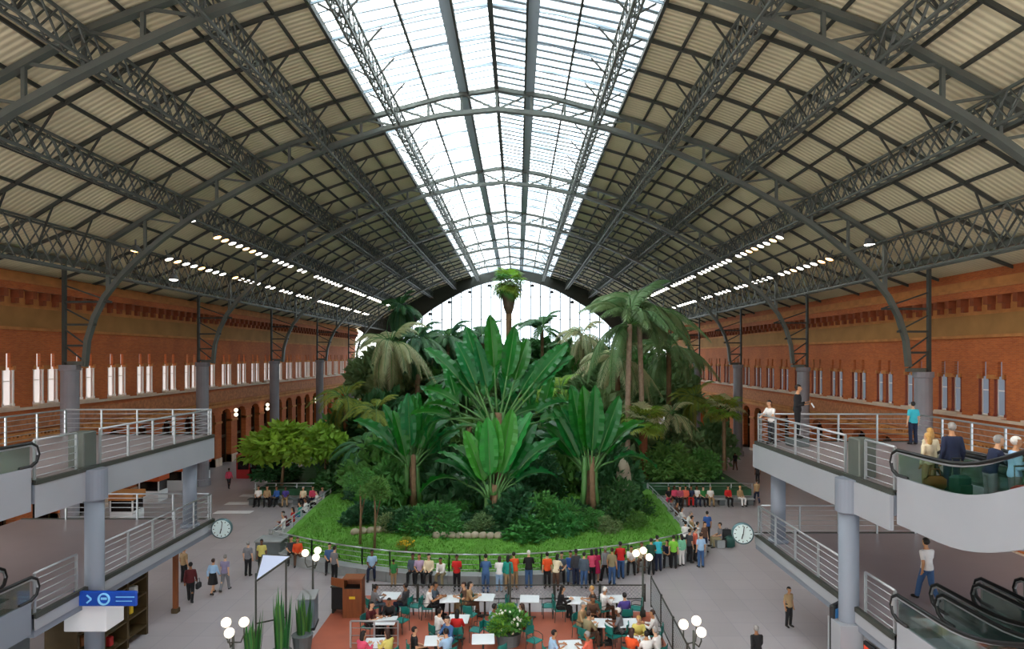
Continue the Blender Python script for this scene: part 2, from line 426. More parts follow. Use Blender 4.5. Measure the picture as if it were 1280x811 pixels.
# longitudinal lattice girders
GX = [5.7, 9.8, 13.9, 18.0, 22.2]
names = ['at the skylight edge', 'nearest the skylight on the closed slope', 'in the middle of the closed slope', 'carrying the upper floodlight row', 'above the brick wall']
for sg, side in ((-1,'left'), (1,'right')):
    for gx, nm in zip(GX, names):
        deep = 2.0 if gx > 22 else 1.05
        wd = .5 if gx > 22 else .42
        if gx < 6: wd, deep = .35, .9
        X = XC+sg*gx; zt = EYE+interp(UPP, gx)-.05; zb = zt-deep
        root = empty('lattice_girder', (X, YN, zb), 0, f'long steel lattice girder {nm}, {side} side of roof', 'girder', 'lattice girders under the roof')
        for nme, z in (('top_chord', zt), ('bottom_chord', zb)):
            c = M('steel')
            for s2 in (-1, 1): c.bb((X+s2*wd/2-.045, YN, z-.05), (X+s2*wd/2+.045, YG, z+.05))
            ob = c.build(nme, root); ob.location = (-X, -YN, -zb)
        l = M('steel'); st = 1.55 if gx > 22 else .86
        y = YN
        while y+st < YG:
            for s2 in (-1, 1):
                xx = X+s2*wd/2
                l.beam((xx, y, zb), (xx, y+st, zt), .05, .05); l.beam((xx, y, zt), (xx, y+st, zb), .05, .05)
            l.beam((X-wd/2, y, zb), (X+wd/2, y+st, zb), .04, .04); l.beam((X+wd/2, y, zb), (X-wd/2, y+st, zb), .04, .04)
            y += st
        ob = l.build('lattice', root); ob.location = (-X, -YN, -zb)
        kb = M('steel_dark')
        for s2 in (-1, 1):
            x2 = gx+s2*.95; kb.beam((0, 0, .15), (XC+sg*x2-X, 0, EYE+interp(EAVE, x2)-zb), .07, .07)
        kb = kb.mesh('knee_brace')
        for y in ribY: link('knee_brace', kb, root, (0, y-YN, 0))
# arched trusses
for k, ty in enumerate(TY[:-1]):
    root = empty('roof_truss', (XC, ty, EYE+14.1), 0, ['nearest steel arch truss crossing the top of the hall', 'second steel arch truss, springing from the nearest visible columns', 'third steel arch truss from the camera', 'fourth steel arch truss from the camera', 'fifth steel arch truss from the camera', 'farthest steel arch truss before the glazed gable'][k], 'truss', 'arched roof trusses')
    off = (-XC, -ty, -EYE-14.1)
    def part(mb, n): o = mb.build(n, root); o.location = off
    part(M('steel').sweep([(XC+x, ty, EYE+h) for x, h in both(LOW)], .34, .24), 'lower_chord')
    part(M('steel').sweep([(XC+x, ty, EYE+h-.05) for x, h in both(UPP)], .3, .22), 'upper_chord')
    nodes = [0, 2.0, 3.9, 5.7, 7.75, 9.8, 11.85, 13.9, 16, 18, 20.1]
    for sg in (-1, 1):
        for i, x in enumerate(nodes):
            lo = (XC+sg*x, ty, EYE+interp(LOW, x)); up = (XC+sg*x, ty, EYE+interp(UPP, x))
            if x or sg > 0: part(M('steel').beam(lo, up, .14, .14), 'web_post')
            if i+1 < len(nodes):
                x2 = nodes[i+1]
                part(M('steel').beam(lo, (XC+sg*x2, ty, EYE+interp(UPP, x2)), .1, .1), 'web_diagonal')
        part(M('steel').beam((XC+sg*20.1, ty, EYE+interp(LOW, 20.1)), (XC+sg*22.2, ty, EYE+6.5), .12, .12), 'web_diagonal')
        part(M('steel').beam((XC+sg*22.2, ty, EYE+3.6), (XC+sg*22.2, ty, EYE+6.6), .2, .2), 'web_post')
# unseen wall behind the camera, added to keep sky light off the near ceiling
wn = M('brick'); xs = [-28.4+56.8*i/24 for i in range(25)]
for a, b in zip(xs, xs[1:]):
    ha, hb = EYE+interp(EAVE, a)+.3, EYE+interp(EAVE, b)+.3
    wn.add([(XC+a,YB,9),(XC+b,YB,9),(XC+b,YB,hb),(XC+a,YB,ha),(XC+a,YB-.5,9),(XC+b,YB-.5,9),(XC+b,YB-.5,hb),(XC+a,YB-.5,ha)], [(0,3,2,1),(4,5,6,7),(0,1,5,4),(2,3,7,6)])
struct(wn.build('wall_shield'))
# columns
def column(sg, ty, label):
    dz = -.1 if sg < 0 else -.5
    X = XC+sg*24.4; zt = 10.5-.4+dz
    root = empty('column', (X, ty, 0), 0, label, 'column', 'columns along the hall')
    p = M('concrete').tube([(0,0,0),(0,0,.5),(0,0,.55),(0,0,zt-.35),(0,0,zt-.3),(0,0,zt)], [.62,.62,.47,.47,.55,.55], 16)
    p.build('pier', root)
    st = M('steel_dark'); st.beam((sg*.32, 0, zt), (sg*.32, 0, 15.7), .16, .22); st.build('steel_post', root)
    for i, (z0) in enumerate((zt+.15, zt+1.1, zt+2.3, zt+3.6)):
        xi = -sg*(24.4-{0:23.5,1:23.4,2:22.9,3:22.0}[i])
        M('steel_dark').beam((xi, 0, z0), (sg*.32, 0, z0), .09, .12).build('tie', root)
        M('steel_dark').beam((xi, 0, z0), (sg*.32, 0, z0+.95), .06, .08).build('brace', root)
    M('steel').box((-sg*.45, 0, zt+.1), (.9, .5, .2)).build('bearing_plate', root)
for sg, side in ((-1,'left'),(1,'right')):
    for i, ty in enumerate(TY[1:-1]):
        column(sg, ty, f'{["nearest visible","second","third","fourth","fifth"][i]} concrete-footed steel column along the {side} brick wall')
# gable: solid dark arch and glass wall with mullions
ga = M('steel_dark')
def gp(x, h): return (XC+x, YF, EYE+h)
xs = [-22+44*i/60 for i in range(61)]
def gl(x):
    q = abs(x)/.86
    return interp(LOW, q)-.35 if q < 23.5 else -2
inner = [(x*.86, interp(LOW, x)-.35) for x in [-23.5+47*i/60 for i in range(61)]]
outer = [(x*1.16, interp(EAVE, min(abs(x)*1.16, 28.4))+.3) for x, h in [(-23.5+47*i/60, 0) for i in range(61)]]
vs = []
for yy in (YF-.4, YF+.4):
    vs += [(XC+x, yy, EYE+h) for x, h in inner]+[(XC+x, yy, EYE+h) for x, h in outer]
fs = []
for i in range(60):
    fs += [(i, i+1, 62+i, 61+i), (122+61+i, 122+62+i, 122+i+1, 122+i), (122+i, 122+i+1, i+1, i)]
ga.add(vs, fs)
wf = struct(ga.build('wall_far'))
gm = M('bar_dark')
for i in range(-11, 12):
    x = i*1.75; gm.bb((XC+x-.09, YF-.08, 6), (XC+x+.09, YF+.08, EYE+max(gl(x), -4)+.1))
for z in (9, 13, 17, 21): 
    gm.bb((XC-20, YF-.05, z-.05), (XC+20, YF+.05, z+.05))
w1 = struct(gm.build('window_1'))
M('glass_gable').bb((XC-20.2, YF+.1, 6), (XC+20.2, YF+.14, EYE+13.9)).build('pane', w1)
M('brick').bb((XC-27, YF, 0), (XC+27, YF+.5, 6)).build('gable_base', wf)

# ------------------------------------------------------------------ brick side walls
WP = 3.43
WY = [38.65+WP*k for k in range(-5, 22)]
nwin = [1]; ndoor = [0]
def side_wall(sg):
    xw = XC+sg*27.3; dz = .05 if sg < 0 else -.42
    b = MB()
    def bx(m, y0, y1, z0, z1, out=0., th=.9):   # out: how far it stands proud of the wall face
        b.use(m); b.bb((xw-sg*out, y0, z0+dz if z0 > 0 else 0), (xw+sg*th, y1, z1+dz))
    y0, y1 = WY[0]-WP/2, WY[-1]+WP/2
    bx('brick', y0, y1, 5.35, 7.35); bx('brick', y0, y1, 10.62, 15.3 if sg < 0 else 15.75)
    bx('ochre', y0, y1, 5.55, 5.8, .14); bx('relief', y0, y1, 6.15, 7.1, .1); bx('ochre', y0, y1, 5.95, 6.1, .2)
    bx('pale_stone', y0, y1, 7.35, 7.5, .2)
    bx('ochre', y0, y1, 11.95, 12.12, .14); bx('band', y0, y1, 12.12, 13.3, .05); bx('ochre', y0, y1, 13.25, 13.38, .1)
    bx('ochre', y0, y1, 13.38, 14.2, .03); bx('brick', y0, y1, 14.2, 14.6, .55); bx('ochre', y0, y1, 14.6, 14.75, .65); bx('ochre', y0, y1, 14.75, 15.2, .3)
    n = int((y1-y0)/1.05)
    for i in range(n):
        yc = y0+(i+.5)*(y1-y0)/n
        bx('corbel', yc-.17, yc+.17, 13.75, 14.2, .5); bx('corbel', yc-.14, yc+.14, 13.45, 13.75, .28)
    nd = int((y1-y0)/.3)
    for i in range(nd):
        yc = y0+(i+.5)*(y1-y0)/nd; bx('ochre', yc-.08, yc+.08, 5.8, 5.95, .14)
    for yc in WY:
        a, e = yc-WP/2, yc+WP/2
        # arcade level
        for (p, q) in ((a, yc-1.05), (yc+1.05, e)):
            bx('brick', p, q, 0, 5.35); bx('pale_stone', p+.05 if p == a else p, q if p == a else q-.05, 0, .7, .08)
            bx('ochre', p, q, 4.0, 4.2, .1)
        for i in range(5):
            t0 = i*.21; h = .42*(1-(1-t0/1.05)**2)**.5 if t0 else 0
            for s2 in (-1, 1):
                p, q = sorted((yc+s2*(1.05-t0), yc+s2*(1.05-t0-.21))); bx('brick', p, q, 4.88+h, 5.4)
        # window level
        bx('brick', a, yc-.95, 7.5, 10.62); bx('brick', yc+.95, e, 7.5, 10.62); bx('brick', yc-.22, yc+.22, 7.5, 10.62)
        for s2 in (-1, 1):
            m = yc+s2*.585
            bx('brick', m-.38, m-.16, 9.8, 10.62); bx('brick', m+.16, m+.38, 9.8, 10.62)
        bx('ochre', yc-1.02, yc-.86, 9.66, 9.9, .1); bx('ochre', yc-.3, yc+.3, 9.66, 9.9, .1); bx('ochre', yc+.86, yc+1.02, 9.66, 9.9, .1)
        bx('pale_stone', yc-1.05, yc+1.05, 7.5, 7.62, .3)
    wall = struct(b.build('wall_left' if sg < 0 else 'wall_right'))
    for yc in WY:
        if yc < 33: continue
        nwin[0] += 1
        w = M('frame_white'); 
        for s2 in (-1, 1):
            m = yc+s2*.585
            for yy in (m-.34, m+.34): w.bb((xw+sg*.14, yy-.035, 7.6+dz), (xw+sg*.22, yy+.035, 9.82+dz))
            w.bb((xw+sg*.14, m-.3, 7.6+dz), (xw+sg*.22, m+.3, 7.7+dz)); w.bb((xw+sg*.15, m-.3, 9.0+dz), (xw+sg*.2, m+.3, 9.06+dz))
        wo = struct(w.build(f'window_{nwin[0]}'))
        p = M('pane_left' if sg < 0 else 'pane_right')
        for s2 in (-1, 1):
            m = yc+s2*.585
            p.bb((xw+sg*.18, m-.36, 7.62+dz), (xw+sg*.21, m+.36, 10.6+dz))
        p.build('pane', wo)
        c = M('frame_white' if sg < 0 else 'frame_red')
        for yy in (yc-.97, yc-.2, yc+.2, yc+.97): c.tube([(xw+sg*.04, yy, 7.62+dz), (xw+sg*.04, yy, 7.75+dz), (xw+sg*.04, yy, 7.8+dz), (xw+sg*.04, yy, 9.6+dz), (xw+sg*.04, yy, 9.68+dz)], [.1,.1,.06,.06,.1], 8)
        c.build('colonnette', wo)
        ndoor[0] += 1
        d = M('wood_dark'); 
        for yy in (yc-1.0, yc, yc+1.0): d.bb((xw+sg*.5, yy-.06, 0), (xw+sg*.62, yy+.06, 5.3+dz))
        d.bb((xw+sg*.5, yc-1.05, 2.5), (xw+sg*.62, yc+1.05, 2.75))
        do = struct(d.build(f'door_{ndoor[0]}'))
        M('dark_glass').bb((xw+sg*.56, yc-1.05, 0), (xw+sg*.6, yc+1.05, 5.4+dz)).build('pane', do)
side_wall(-1); side_wall(1)
# floodlights
hou = MB().use('housing'); hou.tube([(0,0,.32),(0,0,.28),(0,0,.02)], [.08,.17,.24], 12); hou.bb((-.03,-.03,.3),(.03,.03,.62)); HOU = hou.mesh('housing')
len_w = M('lens_white').tube([(0,0,.03),(0,0,0),(0,0,-.04)], [.22,.22,.12], 12).mesh('lens')
len_o = M('lens_warm').tube([(0,0,.03),(0,0,0),(0,0,-.04)], [.22,.22,.12], 12).mesh('lens')
def flood(X, Y, Z, tilt, label, warm=False, sc=1.):
    r = empty('floodlight', (X, Y, Z), 0, label, 'floodlight', 'floodlights under the roof', 'depth', sc); r.rotation_euler = (0, tilt, 0)
    link('housing', HOU, r); link('lens', len_o if warm else len_w, r)
for sg, side in ((-1,'left'),(1,'right')):
    for gx, dzz, y0, rn in ((18.0, -1.35, 40.3, 'upper'), (21.7, -.35, 41.5, 'lower')):
        y = y0; i = 0
        while y < 97:
            if not (sg*0+i) % 9 == 8 and random.random() < .93:
                flood(XC+sg*gx-sg*.3, y, EYE+interp(UPP, gx)+dzz-.3, sg*.35, f'small floodlight in the {rn} row under the {side} roof slope', warm=(i in (0, 1, 4, 5, 9) and random.random() < .7), sc=1.05)
            y += 1.06+.004*(y-40); i += 1
flood(-18.9, 36.9, 18.3, 0, 'single bright floodlight on the second truss, left side', sc=1.3)
flood(-22.2, 37.2, 16.6, 0, 'single floodlight beside the left lattice girder near the nearest column', True, 1.1)
flood(20.3, 36.9, 16.9, 0, 'single bright floodlight beside the right lattice girder', sc=1.3)
flood(-20.8, 38.7, 15.1, 0, 'low hanging floodlight below the left lattice girder', sc=1.1)
for x in (-14.2, -10.8, -7.2, -3.8, 3.8, 7.2, 10.8):
    z = EYE+gl(x)-.5
    r = empty('spotlight', (XC+x, YF-1.0, z-.45), 0, 'small dark spotlight hanging below the gable arch', 'spotlight', 'spotlights on the gable arch')
    M('dark').tube([(0,0,.45),(0,0,.4),(0,0,0)], [.12,.3,.36], 12).build('housing', r)
    M('dark').beam((0,0,.4),(0,.7,.9), .06,.06).build('bracket', r)
# ------------------------------------------------------------------ railings, decks, moving walkways
def railing(p, q, h, label, nb=5, step=1.55, cat='railing', postm='railing', group='steel railings', barm='railing', order='left'):
    p = Vector(p); q = Vector(q); d = q-p; L = d.length
    r = empty('railing', p, 0, label, cat, group, order)
    n = max(1, round(L/step))
    for i in range(n+1):
        c = d*(i/n); M(postm).bb((c.x-.03, c.y-.03, c.z), (c.x+.03, c.y+.03, c.z+h)).build('post', r)
    M('railing').tube([(0,0,h), tuple(d+Vector((0,0,h)))], .035, 8).build('top_rail', r, True)
    for k in range(nb):
        z = h*(k+.6)/(nb+.5)
        M(barm).tube([(0,0,z), tuple(d+Vector((0,0,z)))], .014, 6).build('bar', r, True)
    return r
def deck(sg, xa, xb, yn, yf, z, level, side):
    # slab with white fascia, dark lip, floor
    x0, x1 = sorted((xa, xb))
    r = struct(M('deck_grey').bb((x0, yn, z-.62), (x1, yf, z-.03)).build('floor_deck'))
    M('deck_floor').bb((x0, yn, z-.03), (x1, yf, z)).build('deck_surface', r)
    l = M('steel_dark')
    xe = xa
    l.bb((xe-.06, yn, z-.1), (xe+.06, yf, z+.03)); l.bb((x0, yf-.06, z-.1), (x1, yf+.06, z+.03)); l.build('edge_lip', r)
    f = M('deck_white')
    if level == 'upper': f.bb((xe-.04-(0.08 if sg>0 else -.08), yn, z-1.0), (xe-sg*.02, yf, z-.1)); f.bb((x0, yf-.02, z-1.0), (x1, yf+.05, z-.1))
    else: f.bb((xe-.04, yn, z-.42), (xe+.04, yf, z-.1))
    f.build('fascia', r)
    return r
UZ, LZ = 7.05, 3.37
for sg, side, xi, xo, yn, yf, yc in ((1,'right',9.6,16.0,16.3,25.8,18.4), (-1,'left',-13.3,-19.7,17.6,28.0,20.0)):
    for lev, z, h in (('upper',UZ,1.12), ('lower',LZ,1.12)):
        deck(sg, xi, xo if lev == 'upper' else xo+sg*2.0, yn, yf, z, lev, side)
        xr = xi+sg*.08
        railing((xr, yc+.5, z), (xr, yf-.08, z), h, f'steel railing along the hall edge of the {side} {lev} deck, beyond its column')
        railing((xr, yn+.12, z), (xr, yc-.6, z), h, f'short steel railing between column and walkway on the {side} {lev} deck', step=1.3)
        railing((xr+sg*.1, yf-.08, z), (xo, yf-.08, z), h, f'steel railing across the far end of the {side} {lev} deck', nb=5)
        if lev == 'upper': railing((xo-sg*.08, yf-.25, z), (xo-sg*.08, 10, z), h, f'steel railing on the wall side of the {side} upper deck')
    # deck columns
    M_ = lambda: M('deck_grey')
    for nm, yy, xx in (('near', yc, xi-sg*.08), ('far', yf-1.2, xi+sg*.42)):
        zb_ = 0 if nm == 'near' else LZ
        c = empty('deck_column', (xx, yy, zb_), 0, f'round grey column under the {nm} end of the {side} decks', 'column', 'deck columns')
        rr = .27
        M_().cyl((0,0,0), rr, UZ-1.0-zb_, 24).build('shaft', c, True)
        M_().tube([(0,0,UZ-1.05-zb_),(0,0,UZ-1.0-zb_),(0,0,UZ-(.06 if nm == 'near' else .7)-zb_)], [rr,rr+.09,rr+.09], 24).build('head', c, False)
        M_().tube([(0,0,0),(0,0,.12),(0,0,.14)], [rr+.1,rr+.1,rr], 24).build('base_collar', c, True)
        if nm == 'near':
            M('steel').rbox((sg*.38,0,UZ+.55), (.5,.62,1.1), .03).build('service_box', c)
            (M('deck_white').box((0,0,1.45), (.85,.75,2.9)) if sg > 0 else M('white').rbox((0,0,2.5), (1.3,.9,.85), .02)).build('clad_base', c)
    # moving walkways rising towards the street
    def walkway(x0, x1, ys, z, lab, panel_side, depth=.75):
        r = empty('moving_walkway', ((x0+x1)/2, ys, z), 0, lab, 'escalator', 'moving walkways')
        c = (x0+x1)/2; w = x1-x0
        P = [(-t*.4, 0 if t*.4 < 1.6 else .1*(t*.4-1.6)**2 if t*.4 < 3.6 else .4+.4*(t*.4-3.6)) for t in range(21)]
        for s2 in (-1, 1):
            xx = s2*(w/2-.05)
            g = M('glass_bal')
            pts = [(xx, y+.0, q) for y, q in P]
            vs = []
            for (x, y, q) in pts: vs += [(x-.01,y,q+.4),(x+.01,y,q+.4),(x+.01,y,q+1.0),(x-.01,y,q+1.0)]
            fs = []
            for i in range(len(pts)-1):
                for k in range(4):
                    j = (k+1) % 4; fs.append((4*i+k,4*i+j,4*i+4+j,4*i+4+k))
            fs += [(0,1,2,3)]
            g.add(vs, fs).build('balustrade', r)
            loop = [(xx,-.35,.42),(xx,.05,.42),(xx,.25,.52),(xx,.33,.72),(xx,.25,.95),(xx,.05,1.06)]+[(xx,y,q+1.06) for y, q in P[1:]]
            M('rubber').tube(loop, .05, 8).build('handrail', r, True)
            M('steel_pale').tube([(a, b*.97, e-.055) for a, b, e in loop[1:]], .035, 6).build('rail_trim', r, True)
            sk_ = M('deck_white' if panel_side < 0 or z > 5 else 'deck_grey')  # left lower panels use a greyer colour to paint in their shade
            vs = []
            for (x, y, q) in pts: vs += [(x-.05,y,q-depth),(x+.05,y,q-depth),(x+.05,y,q+.4),(x-.05,y,q+.4)]
            fs = [(0,1,2,3)]+[(4*i+k,4*i+(k+1)%4,4*i+4+(k+1)%4,4*i+4+k) for i in range(len(pts)-1) for k in range(4)]
            sk_.add(vs, fs).build('side_panel', r)
        b = M('concrete'); t = M('steel')
        vs = []
        for (y, q) in P: vs += [(-w/2+.1,y,q-.1),(w/2-.1,y,q-.1),(w/2-.1,y,q+.02),(-w/2+.1,y,q+.02)]
        fs = [(0,1,2,3)]+[(4*i+k,4*i+(k+1)%4,4*i+4+(k+1)%4,4*i+4+k) for i in range(len(P)-1) for k in range(4)]
        b.add(vs, fs).build('tread_band', r)
        t.bb((-w/2+.1,-.05,-.05),(w/2-.1,.5,.025)).build('comb_plate', r)
    xs_ = [(0, 1.26, 0.), (1.5, 2.72, .75), (3.0, 4.2, 1.2)]
    for i, (a, b_, dy) in enumerate(xs_):
        nm = ['next to the hall','in the middle','nearest the wall'][i]
        for lev, z in (('upper',UZ),('lower',LZ)):
            if lev == 'upper' and i > 1: continue
            x0, x1 = sorted((xi+sg*a, xi+sg*b_))
            walkway(x0, x1, yn+(dy if lev == 'lower' else 0)-.1, z, f'moving walkway with glass balustrades on the {side} {lev} level, {nm}', -sg, .8 if lev == 'upper' else .5)
    # panels below the lower deck; the dark left ones stand in for shade
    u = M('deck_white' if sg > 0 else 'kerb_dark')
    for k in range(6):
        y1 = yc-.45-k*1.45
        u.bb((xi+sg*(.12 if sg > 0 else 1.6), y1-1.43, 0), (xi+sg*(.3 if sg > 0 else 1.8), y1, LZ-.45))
    struct(u.build('wall_or_shade_panel'))
    # approach slab behind walkways so that the decks join the street side
    struct(M('deck_floor').bb((min(xi+sg*4.4, xo+sg*3), yn-9, UZ-.3), (max(xi+sg*4.4, xo+sg*0), yn, UZ-.02)).build('floor_landing'))
    struct(M('concrete').bb((min(xo+sg*1.9, xo+sg*2.2), yn-9, 0), (max(xo+sg*1.9, xo+sg*2.2), yn+2, LZ+.1)).build('wall_or_shade_panel'))
# clocks
def clock(loc, rz, label, arm):
    r = empty('clock', loc, rz, label, 'clock', 'double-faced station clocks')
    c = MB().use('clock_rim'); c.tube([(0,-.1,0),(0,.1,0)], .42, 32); c.build('case', r, True)
    f = M('clock_face').tube([(0,-.112,0),(0,-.1,0)], .37, 32).build('face', r)
    for i in range(12):
        a = i*math.pi/6
        M('dark').beam((.28*math.sin(a), -.116, .28*math.cos(a)), (.34*math.sin(a), -.116, .34*math.cos(a)), .03, .008, (0,1,0)).build('hour_mark', f)
    M('dark').beam((0,-.125,0),(-.05,-.125,-.2),.04,.01,(0,1,0)).build('hour_hand', r)
    M('dark').beam((0,-.13,-.05),(.04,-.13,.3),.028,.01,(0,1,0)).build('minute_hand', r)
    M('steel_pale').tube([(arm*.42,0,0),(arm*.75,0,0),(arm*.8,0,.02)], .035, 8).build('bracket_arm', r)
clock((9.0, 25.6, 3.42), R(-10), 'round clock on a bracket at the tip of the right lower deck', 1)
clock((-12.75, 27.6, 3.08), R(12), 'round clock on a bracket at the tip of the left lower deck', -1)
# blue direction sign
sg_ = empty('direction_sign', (-12.5, 19.4, 3.16), R(0), 'blue hanging direction sign with white ring under the left lower deck', 'sign')
M('blue_sign').rbox((0,0,0), (1.95,.1,.46), .03).build('panel', sg_)
M('steel').beam((-.9,.0,.1),(-1.0,.35,.1),.05,.05).build('hanger', sg_)
ring = M('cyan_line'); ring.tube([(.0+.16*math.cos(t*math.pi/12), -.07, .16*math.sin(t*math.pi/12)) for t in range(25)], .03, 6, cap=False); ring.bb((-.09,-.075,-.02),(.09,-.065,.05)); ring.build('ring_symbol', sg_)
ar = M('cyan_line'); ar.beam((-.52,-.066,-.12),(-.38,-.066,0),.05,.01,(0,1,0)); ar.beam((-.38,-.066,0),(-.52,-.066,.12),.05,.01,(0,1,0)); ar.build('arrow_mark', sg_)
ln = M('cyan_line'); ln.bb((.36,-.068,.05),(.92,-.06,.075)); ln.bb((.36,-.068,-.07),(.85,-.06,-.05)); ln.build('line_mark', sg_)
# white soffit box and shop stall under the left lower deck
st_ = empty('shop_stall', (-15.0, 22.3, 0), 0, 'dark timber shop stall in the shade under the left lower deck', 'stall')
for yy in (-1.9, -.6, .7, 1.9): M('wood_dark').bb((-.0,yy-.06,0),(1.0,yy+.06,2.35)).build('upright', st_)

for z in (.35, 1.0, 1.6, 2.2): M('wood_dark').bb((.05,-1.9,z-.03),(1.02,1.9,z+.03)).build('shelf', st_)
M('wood_dark').bb((-.05,-1.95,0),(.0,1.95,2.4)).build('back_panel', st_)
for i in range(12):
    o = M(random.choice(['red','flower_yellow','teal','white','bag_brown'])).rbox((-15.0+.72, 20.6+.29*i, (.38,1.03,1.63)[i%3]+.17), (.26,.2,.33), .03).build('boxed_ware'); tag(o, 'small boxed ware on a shelf of the dark timber stall', 'box', 'wares on the timber stall')
pc = empty('kiosk_post', (-14.0, 26.2, 0), 0, 'orange-brown timber post at the far corner of the left lower deck', 'post')
M('wood').rbox((0,0,1.3),(.18,.18,2.6),.02).build('shaft', pc); M('wood_dark').rbox((0,0,.1),(.26,.26,.2),.02).build('foot', pc)
# advertising screen and poster on the right
ad = empty('advertising_totem', (9.35, 18.75, 1.75), R(38), 'slim dark framed screen with blue picture beside the right near column', 'screen')
M('dark').rbox((0,0,.65),(.62,.16,1.75),.03).build('frame', ad); M('screen_blue').bb((-.25,-.09,-.12),(.25,-.081,1.42)).build('screen', ad)
M('steel').bb((-.1,-.05,-1.75),(.1,.05,-.2)).build('stand', ad)
po = empty('poster_case', (9.6, 17.3, 2.0), R(-90), 'red and orange lit poster case on the white panels under the right deck', 'poster')
M('dark').rbox((0,0,0),(.8,.1,1.3),.02).build('frame', po); M('poster_red').bb((-.34,-.06,-.55),(.34,-.051,.55)).build('picture', po)
# shopfronts on the left under the arcade, red machine
for i, (px, py, om) in enumerate([(159,652,'ochre'),(192,625,'orange_paint'),(222,611,'orange_paint'),(248,600,'orange_paint')]):
    X, Y = px_floor(px, py)
    k = empty('shop_kiosk', (X, Y, 0), 0, ['pale kiosk with ochre fascia, seen below the left upper deck','white kiosk with orange fascia, first beyond the ochre one','white kiosk with orange fascia, second beyond the ochre one','white kiosk with orange fascia, farthest of the left kiosks'][i], 'kiosk', 'shop kiosks', scale=.78)
    M('white').bb((-.9,-.8,0),(.9,.8,1.0)).build('counter', k); M('dark_glass').bb((-.85,-.75,1.0),(.85,.75,1.9)).build('window', k)
    M(om).rbox((0,0,2.2),(2.0,1.8,.6),.03).build('fascia', k)
    for a in (-.88,.88): M('white').bb((a-.05,-.8,1.0),(a+.05,-.7,1.95)).build('corner_post', k)
def machine(px, py, label, m1):
    X, Y = px_floor(px, py); k = empty('vending_machine', (X, Y, 0), 0, label, 'machine')
    M(m1).rbox((0,0,1.05),(1.5,1.0,2.1),.05).build('cabinet', k); M('dark_glass').bb((-.6,-.52,.8),(.35,-.5,1.9)).build('front', k)
    M('steel').bb((.45,-.53,1.0),(.62,-.5,1.4)).build('coin_panel', k)
machine(309, 597, 'red vending machine by the left arcade', 'red')
machine(325, 597, 'dark grey machine right of the red vending machine', 'steel_dark')
# globe lamps on the piers of the arcade
for i, (px, py) in enumerate([(307,515),(345,508),(404,500),(443,497),(461,492)]):
    Y = F*27.0/(VX-px); Z = EYE-(py-HY)*Y/F
    k = empty('wall_lamp', (XC-27.25+.0, Y, Z), 0, 'white globe lamp bracketed to the left arcade pier', 'lamp', 'arcade wall lamps', 'depth')
    M('steel_dark').beam((0,0,-.1),(.45,0,.0),.05,.05).build('bracket', k)
    M('globe').sphere((.5,0,.2),.2).build('globe', k, True); M('globe').sphere((.5,0,-.25),.2).build('globe', k, True)
# ------------------------------------------------------------------ garden
def front(x): return 29.4+4.2*(abs(x+1.75)/11.25)**2
def gz(x, y):
    e = min(max((y-front(min(max(x,-13),9.5)))/8, 0), 1)
    return .38+.55*e
gm = M('lawn'); nx, ny = 40, 30
vs = []; fs = []
for j in range(ny+1):
    for i in range(nx+1):
        x = -13+22.5*i/nx; y = front(x)+(46-front(x))*(j/ny)
        vs.append((x, y, gz(x, y)+random.uniform(-.02,.02)))
for j in range(ny):
    for i in range(nx): a = j*(nx+1)+i; fs.append((a, a+1, a+nx+2, a+nx+1))
gm.add(vs, fs); struct(gm.build('lawn', None, True))
g2 = M('leaf_dark'); g2.bb((-18.8, 46, 0), (16.8, 108, .93)); struct(g2.build('garden_bed'))
bl = M('blade')
for _ in range(26000):
    x = random.uniform(-12.6, 9.1); y = front(x)+.3+(44-front(x))*random.random()**1.2
    z = gz(x, y)-.02; a = random.uniform(0, 6.28); h = random.uniform(.07, .16); dx, dy = math.cos(a)*.03, math.sin(a)*.03
    bl.add([(x-dx,y-dy,z),(x+dx,y+dy,z),(x+dy*2,y+dx*2,z+h)], [(0,1,2)])
tag(bl.build('grass'), 'short bright green grass on the garden lawn behind the rail', 'grass', kind='stuff')
# kerb bench and fence
outl = [(-13.2+22.9*i/16, front(-13.2+22.9*i/16)) for i in range(17)]
path = [(-19, 46.2), (-13.3, 46.2)] + outl + [(9.7, 46.2), (17, 46.2)]
kb = M('kerb')
for (a, b) in zip(path, path[1:]):
    kb.beam((a[0],a[1],.22), (b[0],b[1],.22), .55, .44); kb.beam((a[0],a[1],.46), (b[0],b[1],.46), .62, .06)
struct(kb.build('trim_1'))
for sx in (-13.6, 9.95):   # benches along the sides
    b = empty('bench', (sx, 40, 0), 0, ('long grey stone bench along the left garden rail' if sx < 0 else 'long grey stone bench along the right garden rail'), 'bench', 'stone benches')
    M('kerb').rbox((0,0,.44),(.5,11.6,.08),.02).build('seat', b)
    for yy in (-5.4,-2.7,0,2.7,5.4): M('kerb_dark').bb((-.2,yy-.2,0),(.2,yy+.2,.4)).build('support', b)
b = empty('bench', (-16.4, 45.2, 0), 0, 'dark bench with seated people at the back left of the garden', 'bench', 'stone benches')
M('kerb_dark').rbox((0,0,.42),(5.2,.55,.08),.02).build('seat', b)
for xx in (-2.3,-.8,.8,2.3): M('kerb_dark').bb((xx-.2,-.2,0),(xx+.2,.2,.38)).build('support', b)
b = empty('bench', (13.4, 45.2, 0), 0, 'grey bench with seated people at the back right of the garden', 'bench', 'stone benches')
M('kerb').rbox((0,0,.42),(6.6,.55,.08),.02).build('seat', b)
for xx in (-3,-1,1,3): M('kerb_dark').bb((xx-.2,-.2,0),(xx+.2,.2,.38)).build('support', b)
